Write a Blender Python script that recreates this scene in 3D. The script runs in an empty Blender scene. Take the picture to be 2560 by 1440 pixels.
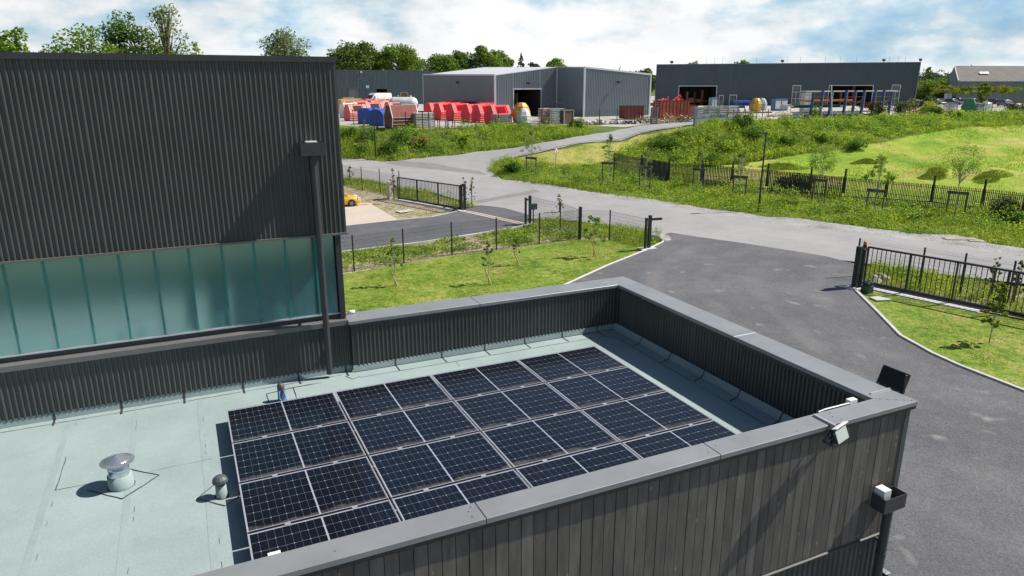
import bpy, bmesh, math, random
import numpy as np
from mathutils import Vector, Matrix, geometry
C = bpy.context.scene.collection
S = bpy.context.scene
R = math.radians
# ------------------------------------------------------------------ camera
CAM_Z = 9.5
FPX = 1760.0
yaw, pitch, roll = R(24.95), R(16.14), R(-0.05)
_f = Vector((math.sin(yaw)*math.cos(pitch), math.cos(yaw)*math.cos(pitch), -math.sin(pitch)))
_r0 = Vector((math.cos(yaw), -math.sin(yaw), 0)); _u0 = _r0.cross(_f)
_r = _r0*math.cos(roll)+_u0*math.sin(roll); _u = _u0*math.cos(roll)-_r0*math.sin(roll)
cd = bpy.data.cameras.new('camera'); cam = bpy.data.objects.new('camera', cd); C.objects.link(cam)
cam.matrix_world = Matrix(((_r.x, _u.x, -_f.x, 0), (_r.y, _u.y, -_f.y, 0), (_r.z, _u.z, -_f.z, CAM_Z), (0, 0, 0, 1)))
cd.sensor_width = 36; cd.lens = 36*FPX/2560; cd.clip_start = 0.1; cd.clip_end = 9000
S.camera = cam
# ------------------------------------------------------------------ sky and sun
SUN_EL, SUN_AZ = R(48.5), R(100)      # azimuth from +Y towards +X
w = bpy.data.worlds.new("World"); S.world = w; w.use_nodes = True
nt = w.node_tree; N = nt.nodes; L = nt.links; N.clear()
def nd(tree, t, **k):
    n = tree.nodes.new(t)
    for a, b in k.items(): setattr(n, a, b)
    return n
sky = nd(nt, 'ShaderNodeTexSky', sky_type='NISHITA', sun_disc=False, sun_elevation=SUN_EL, sun_rotation=SUN_AZ,
         air_density=1.0, dust_density=0.6, ozone_density=1.3)
bg1 = nd(nt, 'ShaderNodeBackground'); bg1.inputs[1].default_value = 0.062
L.new(sky.outputs[0], bg1.inputs[0])
tc = nd(nt, 'ShaderNodeTexCoord')
sep = nd(nt, 'ShaderNodeSeparateXYZ'); L.new(tc.outputs['Generated'], sep.inputs[0])
def mth(tree, op, a, b=None, clamp=False):
    n = nd(tree, 'ShaderNodeMath', operation=op, use_clamp=clamp)
    for i, v in enumerate((a, b)):
        if v is None: continue
        if isinstance(v, (int, float)): n.inputs[i].default_value = v
        else: tree.links.new(v, n.inputs[i])
    return n.outputs[0]
zz = mth(nt, 'MULTIPLY', sep.outputs[2], 2.3)
comb = nd(nt, 'ShaderNodeCombineXYZ'); L.new(sep.outputs[0], comb.inputs[0]); L.new(sep.outputs[1], comb.inputs[1]); L.new(zz, comb.inputs[2])
def noise(tree, vec, scale, detail=6, rough=0.55, dist=0.0, dims='3D'):
    n = nd(tree, 'ShaderNodeTexNoise', noise_dimensions=dims)
    n.inputs['Scale'].default_value = scale; n.inputs['Detail'].default_value = detail
    n.inputs['Roughness'].default_value = rough; n.inputs['Distortion'].default_value = dist
    if vec is not None: tree.links.new(vec, n.inputs['Vector'])
    return n.outputs['Fac']
def ramp(tree, fac, stops, mode='LINEAR'):
    n = nd(tree, 'ShaderNodeValToRGB'); cr = n.color_ramp; cr.interpolation = mode
    while len(cr.elements) < len(stops): cr.elements.new(0.5)
    for e, (p, c) in zip(cr.elements, stops):
        e.position = p; e.color = (c if isinstance(c, (tuple, list)) else (c, c, c)) + ((1,) if len(c if isinstance(c, (tuple, list)) else (c, c, c)) == 3 else ())
    tree.links.new(fac, n.inputs[0]); return n.outputs[0]
cn = noise(nt, comb.outputs[0], 12.0, 12, 0.56, 0.1)
cn2 = noise(nt, comb.outputs[0], 3.4, 3, 0.5, 0.1)
cs = mth(nt, 'ADD', mth(nt, 'MULTIPLY', cn, 0.5), mth(nt, 'MULTIPLY', cn2, 0.5))
# the cloud bank stands low in the sky and thickens towards the horizon; overhead the sky is open
low = ramp(nt, sep.outputs[2], [(0.0, 0.13), (0.035, 0.085), (0.10, 0.02), (0.2, 0.0)])
cs = mth(nt, 'ADD', cs, low)
ccol = ramp(nt, cs, [(0.42, (0.34, 0.55, 0.73)), (0.485, (0.49, 0.66, 0.78)), (0.522, (0.65, 0.765, 0.83)), (0.558, (0.80, 0.85, 0.88)), (0.61, (0.94, 0.95, 0.96))])
shade = ramp(nt, noise(nt, comb.outputs[0], 5.5, 7, 0.55, 0.1), [(0.38, 0.88), (0.55, 1.0)])
scl = nd(nt, 'ShaderNodeVectorMath', operation='MULTIPLY'); L.new(ccol, scl.inputs[0]); L.new(shade, scl.inputs[1])
bg2 = nd(nt, 'ShaderNodeBackground'); L.new(scl.outputs[0], bg2.inputs[0]); bg2.inputs[1].default_value = 0.90
mx = nd(nt, 'ShaderNodeMixShader'); L.new(ramp(nt, sep.outputs[2], [(0.13, 1.0), (0.34, 0.0)], 'EASE'), mx.inputs[0]); L.new(bg1.outputs[0], mx.inputs[1]); L.new(bg2.outputs[0], mx.inputs[2])
wo = nd(nt, 'ShaderNodeOutputWorld'); L.new(mx.outputs[0], wo.inputs[0])
sd = bpy.data.lights.new('sun', 'SUN'); so = bpy.data.objects.new('sun', sd); C.objects.link(so)
sd.energy = 5.0; sd.angle = R(0.5); sd.color = (1.0, 0.95, 0.87)
sv = Vector((math.sin(SUN_AZ)*math.cos(SUN_EL), math.cos(SUN_AZ)*math.cos(SUN_EL), math.sin(SUN_EL)))
so.rotation_euler = sv.to_track_quat('Z', 'Y').to_euler()
S.view_settings.view_transform = 'Standard'; S.view_settings.look = 'None'
S.view_settings.exposure = 0.28; S.view_settings.gamma = 1.0
# ------------------------------------------------------------------ helpers
def tag(o, label=None, cat=None, group=None, kind=None):
    if label: o['label'] = label
    if cat: o['category'] = cat
    if group: o['group'] = group
    if kind: o['kind'] = kind
    return o
def thing(name, label, cat, loc=(0, 0, 0), rz=0.0, group=None):
    o = bpy.data.objects.new(name, None); C.objects.link(o)
    o.location = loc; o.rotation_euler = (0, 0, rz); o.empty_display_size = 0.3
    return tag(o, label, cat, group)
class MB:
    def __init__(s): s.v = []; s.f = []; s.m = []
    def add(s, vs, fs, m=0):
        k = len(s.v); s.v += [tuple(p) for p in vs]; s.f += [tuple(i+k for i in f) for f in fs]; s.m += [m]*len(fs); return s
    def box(s, x0, x1, y0, y1, z0, z1, m=0):
        return s.add([(x0, y0, z0), (x1, y0, z0), (x1, y1, z0), (x0, y1, z0), (x0, y0, z1), (x1, y0, z1), (x1, y1, z1), (x0, y1, z1)],
              [(0, 3, 2, 1), (4, 5, 6, 7), (0, 1, 5, 4), (1, 2, 6, 5), (2, 3, 7, 6), (3, 0, 4, 7)], m)
    def obox(s, c, sz, rz=0.0, ry=0.0, rx=0.0, m=0):
        M = Matrix.Translation(c) @ Matrix.Rotation(rz, 4, 'Z') @ Matrix.Rotation(ry, 4, 'Y') @ Matrix.Rotation(rx, 4, 'X')
        x, y, z = sz[0]/2, sz[1]/2, sz[2]/2
        vs = [M @ Vector(p) for p in ((-x, -y, -z), (x, -y, -z), (x, y, -z), (-x, y, -z), (-x, -y, z), (x, -y, z), (x, y, z), (-x, y, z))]
        return s.add(vs, [(0, 3, 2, 1), (4, 5, 6, 7), (0, 1, 5, 4), (1, 2, 6, 5), (2, 3, 7, 6), (3, 0, 4, 7)], m)
    def bar(s, a, b, wd=0.05, hh=None, m=0):
        a, b = Vector(a), Vector(b); d = b-a; hh = hh or wd
        z = Vector((0, 0, 1)) if abs(d.normalized().z) < 0.98 else Vector((1, 0, 0))
        x = d.cross(z).normalized()*wd/2; y = x.cross(d).normalized()*hh/2
        vs = [p+i*x+j*y for p in (a, b) for i, j in ((-1, -1), (1, -1), (1, 1), (-1, 1))]
        return s.add(vs, [(3, 2, 1, 0), (4, 5, 6, 7), (0, 1, 5, 4), (1, 2, 6, 5), (2, 3, 7, 6), (3, 0, 4, 7)], m)
    def tube(s, pts, rad, n=8, m=0, caps=True):
        pts = [Vector(p) for p in pts]; rad = rad if isinstance(rad, (list, tuple)) else [rad]*len(pts)
        vs = []; fs = []
        for i, p in enumerate(pts):
            d = (pts[min(i+1, len(pts)-1)]-pts[max(i-1, 0)])
            if d.length < 1e-9: d = Vector((0, 0, 1))
            d.normalize(); a = d.orthogonal().normalized() if i == 0 else (a-d*a.dot(d)).normalized(); b = d.cross(a)
            for k in range(n):
                t = 2*math.pi*k/n; vs.append(p+(a*math.cos(t)+b*math.sin(t))*rad[i])
        for i in range(len(pts)-1):
            for k in range(n): fs.append((i*n+k, i*n+(k+1) % n, (i+1)*n+(k+1) % n, (i+1)*n+k))
        if caps: fs += [tuple(range(n))[::-1], tuple((len(pts)-1)*n+k for k in range(n))]
        return s.add(vs, fs, m)
    def lathe(s, prof, c=(0, 0, 0), n=24, m=0, M=None):
        vs = []; fs = []
        for r, z in prof:
            for k in range(n):
                t = 2*math.pi*k/n; p = Vector((r*math.cos(t), r*math.sin(t), z)); vs.append((M @ p if M else p)+Vector(c))
        for i in range(len(prof)-1):
            for k in range(n): fs.append((i*n+k, i*n+(k+1) % n, (i+1)*n+(k+1) % n, (i+1)*n+k))
        return s.add(vs, fs, m)
    def prism(s, poly, z0, z1, m=0):          # poly in xy
        n = len(poly)
        vs = [(x, y, z0) for x, y in poly]+[(x, y, z1) for x, y in poly]
        return s.add(vs, [tuple(range(n))[::-1], tuple(range(n, 2*n))]+[(i, (i+1) % n, n+(i+1) % n, n+i) for i in range(n)], m)
    def extr(s, prof, a, b, ax='y', m=0):     # prof = [(h, z)] extruded along ax
        n = len(prof)
        g = (lambda h, z, t: (h, t, z)) if ax == 'y' else (lambda h, z, t: (t, h, z))
        vs = [g(h, z, a) for h, z in prof]+[g(h, z, b) for h, z in prof]
        return s.add(vs, [tuple(range(n))[::-1], tuple(range(n, 2*n))]+[(i, (i+1) % n, n+(i+1) % n, n+i) for i in range(n)], m)
    def build(s, name, mats, parent=None, smooth=False, bevel=0):
        me = bpy.data.meshes.new(name); me.from_pydata(s.v, [], s.f); me.update()
        if not isinstance(mats, (list, tuple)): mats = [mats]
        for q in mats: me.materials.append(q)
        if len(mats) > 1: me.polygons.foreach_set('material_index', s.m)
        bm = bmesh.new(); bm.from_mesh(me); bmesh.ops.recalc_face_normals(bm, faces=bm.faces); bm.to_mesh(me); bm.free()
        if smooth: me.polygons.foreach_set('use_smooth', [True]*len(me.polygons))
        o = bpy.data.objects.new(name, me); C.objects.link(o)
        if parent: o.parent = parent
        if bevel:
            b = o.modifiers.new('bevel', 'BEVEL'); b.width = bevel; b.segments = 2; b.limit_method = 'ANGLE'
        return o
def np_mesh(name, V, n, mat, parent=None, mi=None):        # V: (faces*n,3) every face its own island
    V = np.asarray(V, dtype=np.float32).reshape(-1, 3); nf = len(V)//n
    me = bpy.data.meshes.new(name); me.vertices.add(len(V)); me.vertices.foreach_set('co', V.ravel())
    me.loops.add(len(V)); me.loops.foreach_set('vertex_index', np.arange(len(V), dtype=np.int32))
    me.polygons.add(nf); me.polygons.foreach_set('loop_start', np.arange(0, len(V), n, dtype=np.int32))
    for q in (mat if isinstance(mat, (list, tuple)) else [mat]): me.materials.append(q)
    if mi is not None: me.polygons.foreach_set('material_index', np.asarray(mi, dtype=np.int32))
    me.update(calc_edges=True); me.validate()
    o = bpy.data.objects.new(name, me); C.objects.link(o)
    if parent: o.parent = parent
    return o
def copy_tree(o, parent=None):
    c = o.copy(); C.objects.link(c)
    if parent: c.parent = parent
    for ch in list(o.children): copy_tree(ch, c)
    return c
# ------------------------------------------------------------------ materials
def M(name, col, rough=0.7, metal=0.0, var=0.0, vs=3.0, bump=0.0, bs=40.0, spec=0.5, col2=None, coord='Object', coat=0.0, isl=0.0, stretch=None, detail=5):
    m = bpy.data.materials.new(name); m.use_nodes = True; t = m.node_tree; b = t.nodes['Principled BSDF']
    b.inputs['Roughness'].default_value = rough; b.inputs['Metallic'].default_value = metal
    b.inputs['Specular IOR Level'].default_value = spec; b.inputs['Coat Weight'].default_value = coat
    b.inputs['Base Color'].default_value = (*col, 1)
    vec = None
    if var or bump or col2:
        c = nd(t, 'ShaderNodeTexCoord'); vec = c.outputs[coord] if coord != 'World' else nd(t, 'ShaderNodeNewGeometry').outputs['Position']
        if stretch:
            mp = nd(t, 'ShaderNodeMapping'); mp.inputs['Scale'].default_value = stretch; t.links.new(vec, mp.inputs[0]); vec = mp.outputs[0]
    out = None
    if var or col2:
        f = noise(t, vec, vs, detail, 0.6)
        c2 = col2 or col
        a = tuple(max(0, x*(1-var)) for x in col); bb = tuple(x*(1+var) for x in c2)
        out = ramp(t, f, [(0.32, a), (0.68, bb)])
    if isl:
        g = nd(t, 'ShaderNodeNewGeometry')
        k = mth(t, 'ADD', mth(t, 'MULTIPLY', g.outputs['Random Per Island'], 2*isl), 1-isl)
        mm = nd(t, 'ShaderNodeVectorMath', operation='SCALE'); t.links.new(k, mm.inputs['Scale'])
        if out is not None: t.links.new(out, mm.inputs[0])
        else: mm.inputs[0].default_value = col
        out = mm.outputs[0]
    if out is not None: t.links.new(out, b.inputs['Base Color'])
    if bump:
        bn = nd(t, 'ShaderNodeBump'); bn.inputs['Strength'].default_value = bump; bn.inputs['Distance'].default_value = 0.02
        t.links.new(noise(t, vec, bs, 4, 0.6), bn.inputs['Height']); t.links.new(bn.outputs[0], b.inputs['Normal'])
    return m
def speckle(m, scale, amt, coord='World'):     # fine grain multiplied into the base colour
    t = m.node_tree; b = t.nodes['Principled BSDF']; g = nd(t, 'ShaderNodeNewGeometry')
    f = noise(t, g.outputs['Position'], scale, 2, 0.7)
    k = ramp(t, f, [(0.3, 1-amt), (0.7, 1+amt)])
    mm = nd(t, 'ShaderNodeVectorMath', operation='MULTIPLY'); t.links.new(k, mm.inputs[0])
    if b.inputs['Base Color'].links:
        src = b.inputs['Base Color'].links[0].from_socket; t.links.new(src, mm.inputs[1])
    else: mm.inputs[1].default_value = b.inputs['Base Color'].default_value[:3]
    t.links.new(mm.outputs[0], b.inputs['Base Color']); return m
def leafmat(name, cols, trans=0.25, patch=0.15, spread=0.35):
    m = bpy.data.materials.new(name); m.use_nodes = True; t = m.node_tree; b = t.nodes['Principled BSDF']
    g = nd(t, 'ShaderNodeNewGeometry')
    f = mth(t, 'ADD', mth(t, 'MULTIPLY', g.outputs['Random Per Island'], spread), mth(t, 'MULTIPLY', noise(t, g.outputs['Position'], patch, 4, 0.6), 1.0))
    f = mth(t, 'SUBTRACT', f, spread/2)
    n = len(cols); st = [(0.28+0.44*i/(n-1), c) for i, c in enumerate(cols)]
    c = ramp(t, f, st)
    t.links.new(c, b.inputs['Base Color']); b.inputs['Roughness'].default_value = 0.65; b.inputs['Specular IOR Level'].default_value = 0.25
    tr = nd(t, 'ShaderNodeBsdfTranslucent')
    sc = nd(t, 'ShaderNodeVectorMath', operation='MULTIPLY'); t.links.new(c, sc.inputs[0]); sc.inputs[1].default_value = (1.6, 1.5, 0.6)
    t.links.new(sc.outputs[0], tr.inputs[0])
    ms = nd(t, 'ShaderNodeMixShader'); ms.inputs[0].default_value = trans
    t.links.new(b.outputs[0], ms.inputs[1]); t.links.new(tr.outputs[0], ms.inputs[2])
    t.links.new(ms.outputs[0], t.nodes['Material Output'].inputs[0]); return m
# ------------------------------------------------------------------ terrain
def rayd(px, py):
    return _r*((px-1280)/FPX) - _u*((py-720)/FPX) + _f
def at_z(px, py, z):
    d = rayd(px, py); t = (z-CAM_Z)/d.z; return Vector((d.x*t, d.y*t, z))
ctl = []
for x in (-120, -60, -20, 0, 20, 40): 
    for y in (-60, -20, 10, 30): ctl.append((x, y, 0.0))
ctl += [(70, -60, 0), (70, -20, 0), (70, 5, 0), (70, 20, 0), (110, -20, 0), (110, 10, 0.3), (160, -20, 1), (160, 40, 2), (-60, 55, 0.0), (-120, 55, 0), (-20, 52, 0), (-60, 68, 1), (-20, 66, 0.8), (-20, 74, 1.6), (-60, 76, 1.7),
        (-20, 84, 4.5), (-60, 86, 4.5), (-120, 90, 4.5), (110, 30, 0.8), (110, 50, 2.2), (160, 70, 4.4)]
for p in [(850, 318, 4.5), (1000, 322, 4.5), (1130, 320, 4.5), (1300, 312, 4.5), (1440, 312, 4.5), (1560, 316, 4.2), (1650, 306, 4.4),
          (850, 398, 1.5), (1000, 404, 1.4), (1100, 393, 1.7), (1250, 375, 2.2), (1400, 352, 3.1), (1500, 337, 3.6), (1600, 320, 4.1), (1700, 306, 4.45),
          (1235, 410, 1.2), (1300, 388, 1.9), (1400, 368, 2.7), (1480, 352, 3.2), (1600, 330, 3.9), (1740, 312, 4.4),
          (1215, 440, .8), (1100, 430, .9), (950, 425, 1.0), (860, 420, 1.1), (1300, 470, .4), (1450, 500, .2), (1150, 500, .3), (1000, 470, .5), (860, 450, .6),
          (860, 510, .05), (1000, 500, .1), (1310, 565, 0), (1500, 520, .1), (1650, 510, .1), (1800, 520, .05), (1000, 640, 0), (1450, 600, 0), (1700, 600, 0), (2200, 640, 0), (2560, 650, 0),
          (1535, 385, 2.0), (1400, 410, 1.5), (1350, 430, 1.1), (1760, 316, 4.6), (1900, 312, 4.7), (2100, 305, 4.7), (2300, 295, 4.7), (2450, 290, 4.7), (2560, 287, 4.7),
          (1640, 395, 1.2), (1700, 412, .9), (1880, 400, 1.2), (2000, 380, 1.8), (2130, 355, 2.6), (2300, 330, 3.4), (2450, 312, 3.8), (2560, 305, 4.0),
          (2100, 430, .6), (2560, 470, .3), (2560, 400, 1.5), (2560, 340, 3.0), (2300, 400, 1.2), (2300, 360, 2.3), (1960, 420, .7),
          (1535, 430, .6), (1670, 455, .3), (1905, 478, .1), (2106, 498, 0), (2325, 513, 0), (2553, 545, 0)]:
    q = at_z(p[0], p[1], p[2]); ctl.append((q.x, q.y, p[2]))
for x in (-120, -40, 0, 30, 60, 90, 120, 160, 250):
    for y in (110, 140, 200, 300): ctl.append((x, y, 4.5))
ctl += [(-300, -300, 0), (300, -300, 0), (250, -20, 2), (250, 60, 4.5), (-300, 50, 0), (-300, 100, 4.5), (-300, 300, 4.5), (300, 300, 4.5), (300, 100, 4.5), (300, 0, 2)]
cv, ce, cf, *_ = geometry.delaunay_2d_cdt([Vector(p[:2]) for p in ctl], [], [], 0, 1e-4)
cz = []
for v in cv:
    i = min(range(len(ctl)), key=lambda k: (ctl[k][0]-v.x)**2+(ctl[k][1]-v.y)**2); cz.append(ctl[i][2])
GX0, GX1, GY0, GY1 = -70, 200, -30, 230
gx = np.arange(GX0, GX1+1, 1.0); gy = np.arange(GY0, GY1+1, 1.0)
XX, YY = np.meshgrid(gx, gy); ZZ = np.zeros_like(XX)
for f in cf:
    (x0, y0), (x1, y1), (x2, y2) = [tuple(cv[i]) for i in f]; z0, z1, z2 = [cz[i] for i in f]
    den = (y1-y2)*(x0-x2)+(x2-x1)*(y0-y2)
    if abs(den) < 1e-9: continue
    a = ((y1-y2)*(XX-x2)+(x2-x1)*(YY-y2))/den; b = ((y2-y0)*(XX-x2)+(x0-x2)*(YY-y2))/den; c = 1-a-b
    k = (a >= -1e-6) & (b >= -1e-6) & (c >= -1e-6); ZZ[k] = (a*z0+b*z1+c*z2)[k]
for _ in range(3):
    P = np.pad(ZZ, 1, mode='edge')
    ZZ = (P[:-2, :-2]+P[:-2, 2:]+P[2:, :-2]+P[2:, 2:]+2*(P[:-2, 1:-1]+P[2:, 1:-1]+P[1:-1, :-2]+P[1:-1, 2:])+4*P[1:-1, 1:-1])/16
def gz(x, y):
    i = min(max(x-GX0, 0), len(gx)-1.001); j = min(max(y-GY0, 0), len(gy)-1.001)
    a, b = int(i), int(j); u, v = i-a, j-b
    return float((ZZ[b, a]*(1-u)+ZZ[b, a+1]*u)*(1-v)+(ZZ[b+1, a]*(1-u)+ZZ[b+1, a+1]*u)*v)
def gza(x, y):
    i = np.clip(x-GX0, 0, len(gx)-1.001); j = np.clip(y-GY0, 0, len(gy)-1.001)
    a = i.astype(int); b = j.astype(int); u = i-a; v = j-b
    return (ZZ[b, a]*(1-u)+ZZ[b, a+1]*u)*(1-v)+(ZZ[b+1, a]*(1-u)+ZZ[b+1, a+1]*u)*v
def G(px, py):                                # where the line of sight first meets the terrain
    d = rayd(px, py); t = 5.0; hit = None
    while t < 900:
        p = d*t
        if CAM_Z+p.z <= gz(p.x, p.y): hit = t; break
        t += 0.5
    if hit is None: hit = (4.5-CAM_Z)/d.z if d.z < -0.005 else 900
    else:
        lo, hi = hit-0.5, hit
        for _ in range(20):
            mid = (lo+hi)/2; p = d*mid
            if CAM_Z+p.z <= gz(p.x, p.y): hi = mid
            else: lo = mid
        hit = hi
    p = d*hit; return Vector((p.x, p.y, gz(p.x, p.y)))
# grassy earth mounds on the meadow, part of the terrain
for (px, py, rx, ry, h) in [(2335, 436, 3.0, 1.8, .8), (2350, 432, 1.5, 1.2, .3), (2478, 440, 3.2, 1.9, .8), (2462, 445, 1.4, 1.2, .3), (1960, 418, 3.5, 1.5, .6), (2160, 405, 2.0, 1.4, .5), (2140, 372, 2.5, 1.6, 0.7), (2260, 398, 2.5, 1.4, 0.5), (1850, 425, 2.5, 1.2, 0.4)]:
    q = G(px, py); ZZ += h*np.exp(-(((XX-q.x)*0.8+(YY-q.y)*0.2)/rx*1.4)**2-(((YY-q.y)*0.9-(XX-q.x)*0.3)/ry*1.4)**2)
rs = np.random.RandomState(5)
far = np.array([1.5**k*20 for k in range(1, 14)])
xs = np.concatenate([GX0-far[::-1], gx, GX1+far]); ys = np.concatenate([GY0-far[::-1], gy, GY1+far])
tx, ty = np.meshgrid(xs, ys); tz = gza(tx, ty)
nx, ny = len(xs), len(ys)
me = bpy.data.meshes.new('ground'); idx = np.arange(nx*ny).reshape(ny, nx)
fc = np.stack([idx[:-1, :-1], idx[:-1, 1:], idx[1:, 1:], idx[1:, :-1]], -1).reshape(-1, 4)
me.from_pydata(np.stack([tx, ty, tz], -1).reshape(-1, 3).tolist(), [], fc.tolist()); me.polygons.foreach_set('use_smooth', [True]*len(me.polygons))
ground = bpy.data.objects.new('ground', me); C.objects.link(ground); ground['kind'] = 'structure'
def inside(poly, x, y):
    poly = np.asarray(poly); r = np.zeros(x.shape, bool); n = len(poly)
    for i in range(n):
        x0, y0 = poly[i][:2]; x1, y1 = poly[(i+1) % n][:2]
        c = ((y0 > y) != (y1 > y)) & (x < (x1-x0)*(y-y0)/(y1-y0+1e-12)+x0); r ^= c
    return r
def wpoly(pts): return [(G(*p).x, G(*p).y) for p in pts]
def sheet(name, poly, off, mat, res=1.0, jit=0.0, parent=None, seed=1):
    rr = random.Random(seed); bd = []
    for i in range(len(poly)):
        a = Vector(poly[i]); b = Vector(poly[(i+1) % len(poly)]); n = max(1, int((b-a).length/res)); nn = Vector((-(b-a).y, (b-a).x)).normalized()
        for k in range(n):
            p = a.lerp(b, k/n)
            if jit: p = p+nn*rr.uniform(-jit, jit)
            bd.append(p)
    ar = np.array([tuple(p) for p in bd]); x0, y0 = ar.min(0); x1, y1 = ar.max(0)
    X, Y = np.meshgrid(np.arange(math.floor(x0), x1, res), np.arange(math.floor(y0), y1, res))
    X = X.ravel(); Y = Y.ravel(); k = inside(ar, X, Y); X, Y = X[k], Y[k]
    pts = bd+[Vector((float(a), float(b))) for a, b in zip(X, Y)]
    n = len(bd)
    vv, _, ff, *_ = geometry.delaunay_2d_cdt(pts, [(i, (i+1) % n) for i in range(n)], [], 0, 1e-4)
    vx = np.array([tuple(v) for v in vv]); out = []
    cen = np.array([vx[list(f)].mean(0) for f in ff]); kk = inside(ar, cen[:, 0], cen[:, 1])
    out = [tuple(f) for f, q in zip(ff, kk) if q]
    me = bpy.data.meshes.new(name); me.from_pydata([(float(a), float(b), gz(a, b)+off) for a, b in vx], [], out); me.materials.append(mat)
    me.polygons.foreach_set('use_smooth', [True]*len(me.polygons))
    o = bpy.data.objects.new(name, me); C.objects.link(o)
    if parent: o.parent = parent
    else: o['kind'] = 'structure'
    bm = bmesh.new(); bm.from_mesh(me); bmesh.ops.recalc_face_normals(bm, faces=bm.faces)
    if bm.faces and sum(f.normal.z for f in bm.faces) < 0: bmesh.ops.reverse_faces(bm, faces=bm.faces)
    bm.to_mesh(me); bm.free(); return o
def kerb(name, pts, wd, h, mat, base=0.0, parent=None):
    m = MB(); P = [Vector(p) for p in pts]; vs = []
    Q = []
    for i in range(len(P)-1):
        n = max(1, int((P[i+1]-P[i]).length/1.0)); Q += [P[i].lerp(P[i+1], k/n) for k in range(n)]
    Q.append(P[-1])
    for i, p in enumerate(Q):
        d = (Q[min(i+1, len(Q)-1)]-Q[max(i-1, 0)]).normalized(); n = Vector((-d.y, d.x))*wd/2
        z = gz(p.x, p.y); c = 0.02
        vs += [(p.x-n.x, p.y-n.y, z-.05+base), (p.x-n.x, p.y-n.y, z+h-c+base), (p.x-n.x*.8, p.y-n.y*.8, z+h+base), (p.x+n.x*.8, p.y+n.y*.8, z+h+base), (p.x+n.x, p.y+n.y, z+h-c+base), (p.x+n.x, p.y+n.y, z-.05+base)]
    fs = [(6*i+k, 6*i+k+1, 6*i+7+k, 6*i+6+k) for i in range(len(Q)-1) for k in range(5)]+[(0, 1, 2, 3, 4, 5), tuple(6*(len(Q)-1)+k for k in range(6))[::-1]]
    o = m.add(vs, fs).build(name, mat, parent)
    if not parent: o['kind'] = 'structure'
    return o
def rand_in(poly, dens, rs):
    ar = np.array([tuple(p)[:2] for p in poly]); x0, y0 = ar.min(0); x1, y1 = ar.max(0)
    n = int((x1-x0)*(y1-y0)*dens); X = rs.uniform(x0, x1, n); Y = rs.uniform(y0, y1, n); k = inside(ar, X, Y); return X[k], Y[k]
def clump_mod(X, Y, rs, scale, lo=0.0):      # smooth random field in 0..1 for uneven growth
    r = np.zeros(len(X))
    for k in range(6):
        a = rs.uniform(0, 6.28); f = scale*rs.uniform(.5, 2.2); r += np.sin((X*np.cos(a)+Y*np.sin(a))*f+rs.uniform(0, 6.28))
    return np.clip(.5+r/5, lo, 1)
def blades(X, Y, rs, h, wd, lean=0.45, nb=3, zoff=0.0, spread=.12):
    n = len(X); X = np.repeat(X, nb)+rs.uniform(-spread, spread, n*nb); Y = np.repeat(Y, nb)+rs.uniform(-spread, spread, n*nb); H = np.repeat(h, nb)*rs.uniform(.6, 1.15, n*nb)
    Z = gza(X, Y)+zoff-0.02; a = rs.uniform(0, 6.28, n*nb); b = rs.uniform(0, 6.28, n*nb); W = wd*rs.uniform(.6, 1.4, n*nb)
    lx = np.cos(b)*H*lean*rs.uniform(.1, 1, n*nb); ly = np.sin(b)*H*lean*rs.uniform(.1, 1, n*nb)
    A = np.stack([X-np.cos(a)*W, Y-np.sin(a)*W, Z], -1); B = np.stack([X+np.cos(a)*W, Y+np.sin(a)*W, Z], -1)
    T = np.stack([X+lx, Y+ly, Z+H], -1); return np.stack([A, B, T], 1).reshape(-1, 3)
def leaves(P, size, rs, up=0.5):              # triangles-quads with random orientation, P (n,3)
    n = len(P); nrm = rs.normal(size=(n, 3)); nrm[:, 2] = np.abs(nrm[:, 2])+up; nrm /= np.linalg.norm(nrm, axis=1)[:, None]
    a = np.cross(nrm, rs.normal(size=(n, 3))); a /= np.linalg.norm(a, axis=1)[:, None]+1e-9; b = np.cross(nrm, a)
    s = (size*rs.uniform(.6, 1.35, n))[:, None]
    return np.stack([P-a*s*.5, P-b*s*.34, P+a*s*.5, P+b*s*.3], 1).reshape(-1, 3)
# ------------------------------------------------------------------ materials used by the buildings
m_clad = M('cladding_dark', (0.078, 0.084, 0.080), 0.38, 0.0, var=0.12, vs=1.2, spec=0.4, coord='World')
m_trim = M('trim_dark', (0.052, 0.054, 0.058), 0.45, 0.0, var=0.1, vs=4, spec=0.4)
m_coping = M('coping_metal', (0.285, 0.298, 0.31), 0.4, 0.25, var=0.10, vs=1.6, spec=0.5, coord='World', bump=.1, bs=3)
m_memb = speckle(M('roof_membrane', (0.315, 0.39, 0.392), 0.9, var=0.085, vs=1.1, spec=0.2, coord='World', bump=.25, bs=90), 70, .11)
m_seam = M('bitumen_seam', (0.05, 0.047, 0.045), 0.6, var=.5, vs=9)
m_plank = M('stained_planks', (0.128, 0.119, 0.110), 0.62, var=0.24, vs=2.2, spec=0.3, coord='World', isl=0.22, stretch=(5, 5, .8))
t = m_plank.node_tree; b = t.nodes['Principled BSDF']; g = nd(t, 'ShaderNodeNewGeometry')     # pale knots and resin spots
mp = nd(t, 'ShaderNodeMapping'); mp.inputs['Scale'].default_value = (1, 1, .55); t.links.new(g.outputs['Position'], mp.inputs[0])
vo = nd(t, 'ShaderNodeTexVoronoi'); vo.inputs['Scale'].default_value = 7.5; t.links.new(mp.outputs[0], vo.inputs['Vector'])
kn = ramp(t, vo.outputs['Distance'], [(0.05, 1.0), (0.17, 0.0)]); kn = mth(t, 'MULTIPLY', kn, ramp(t, noise(t, g.outputs['Position'], 3.1, 2), [(.44, 0.0), (.56, .8)]))
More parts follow.
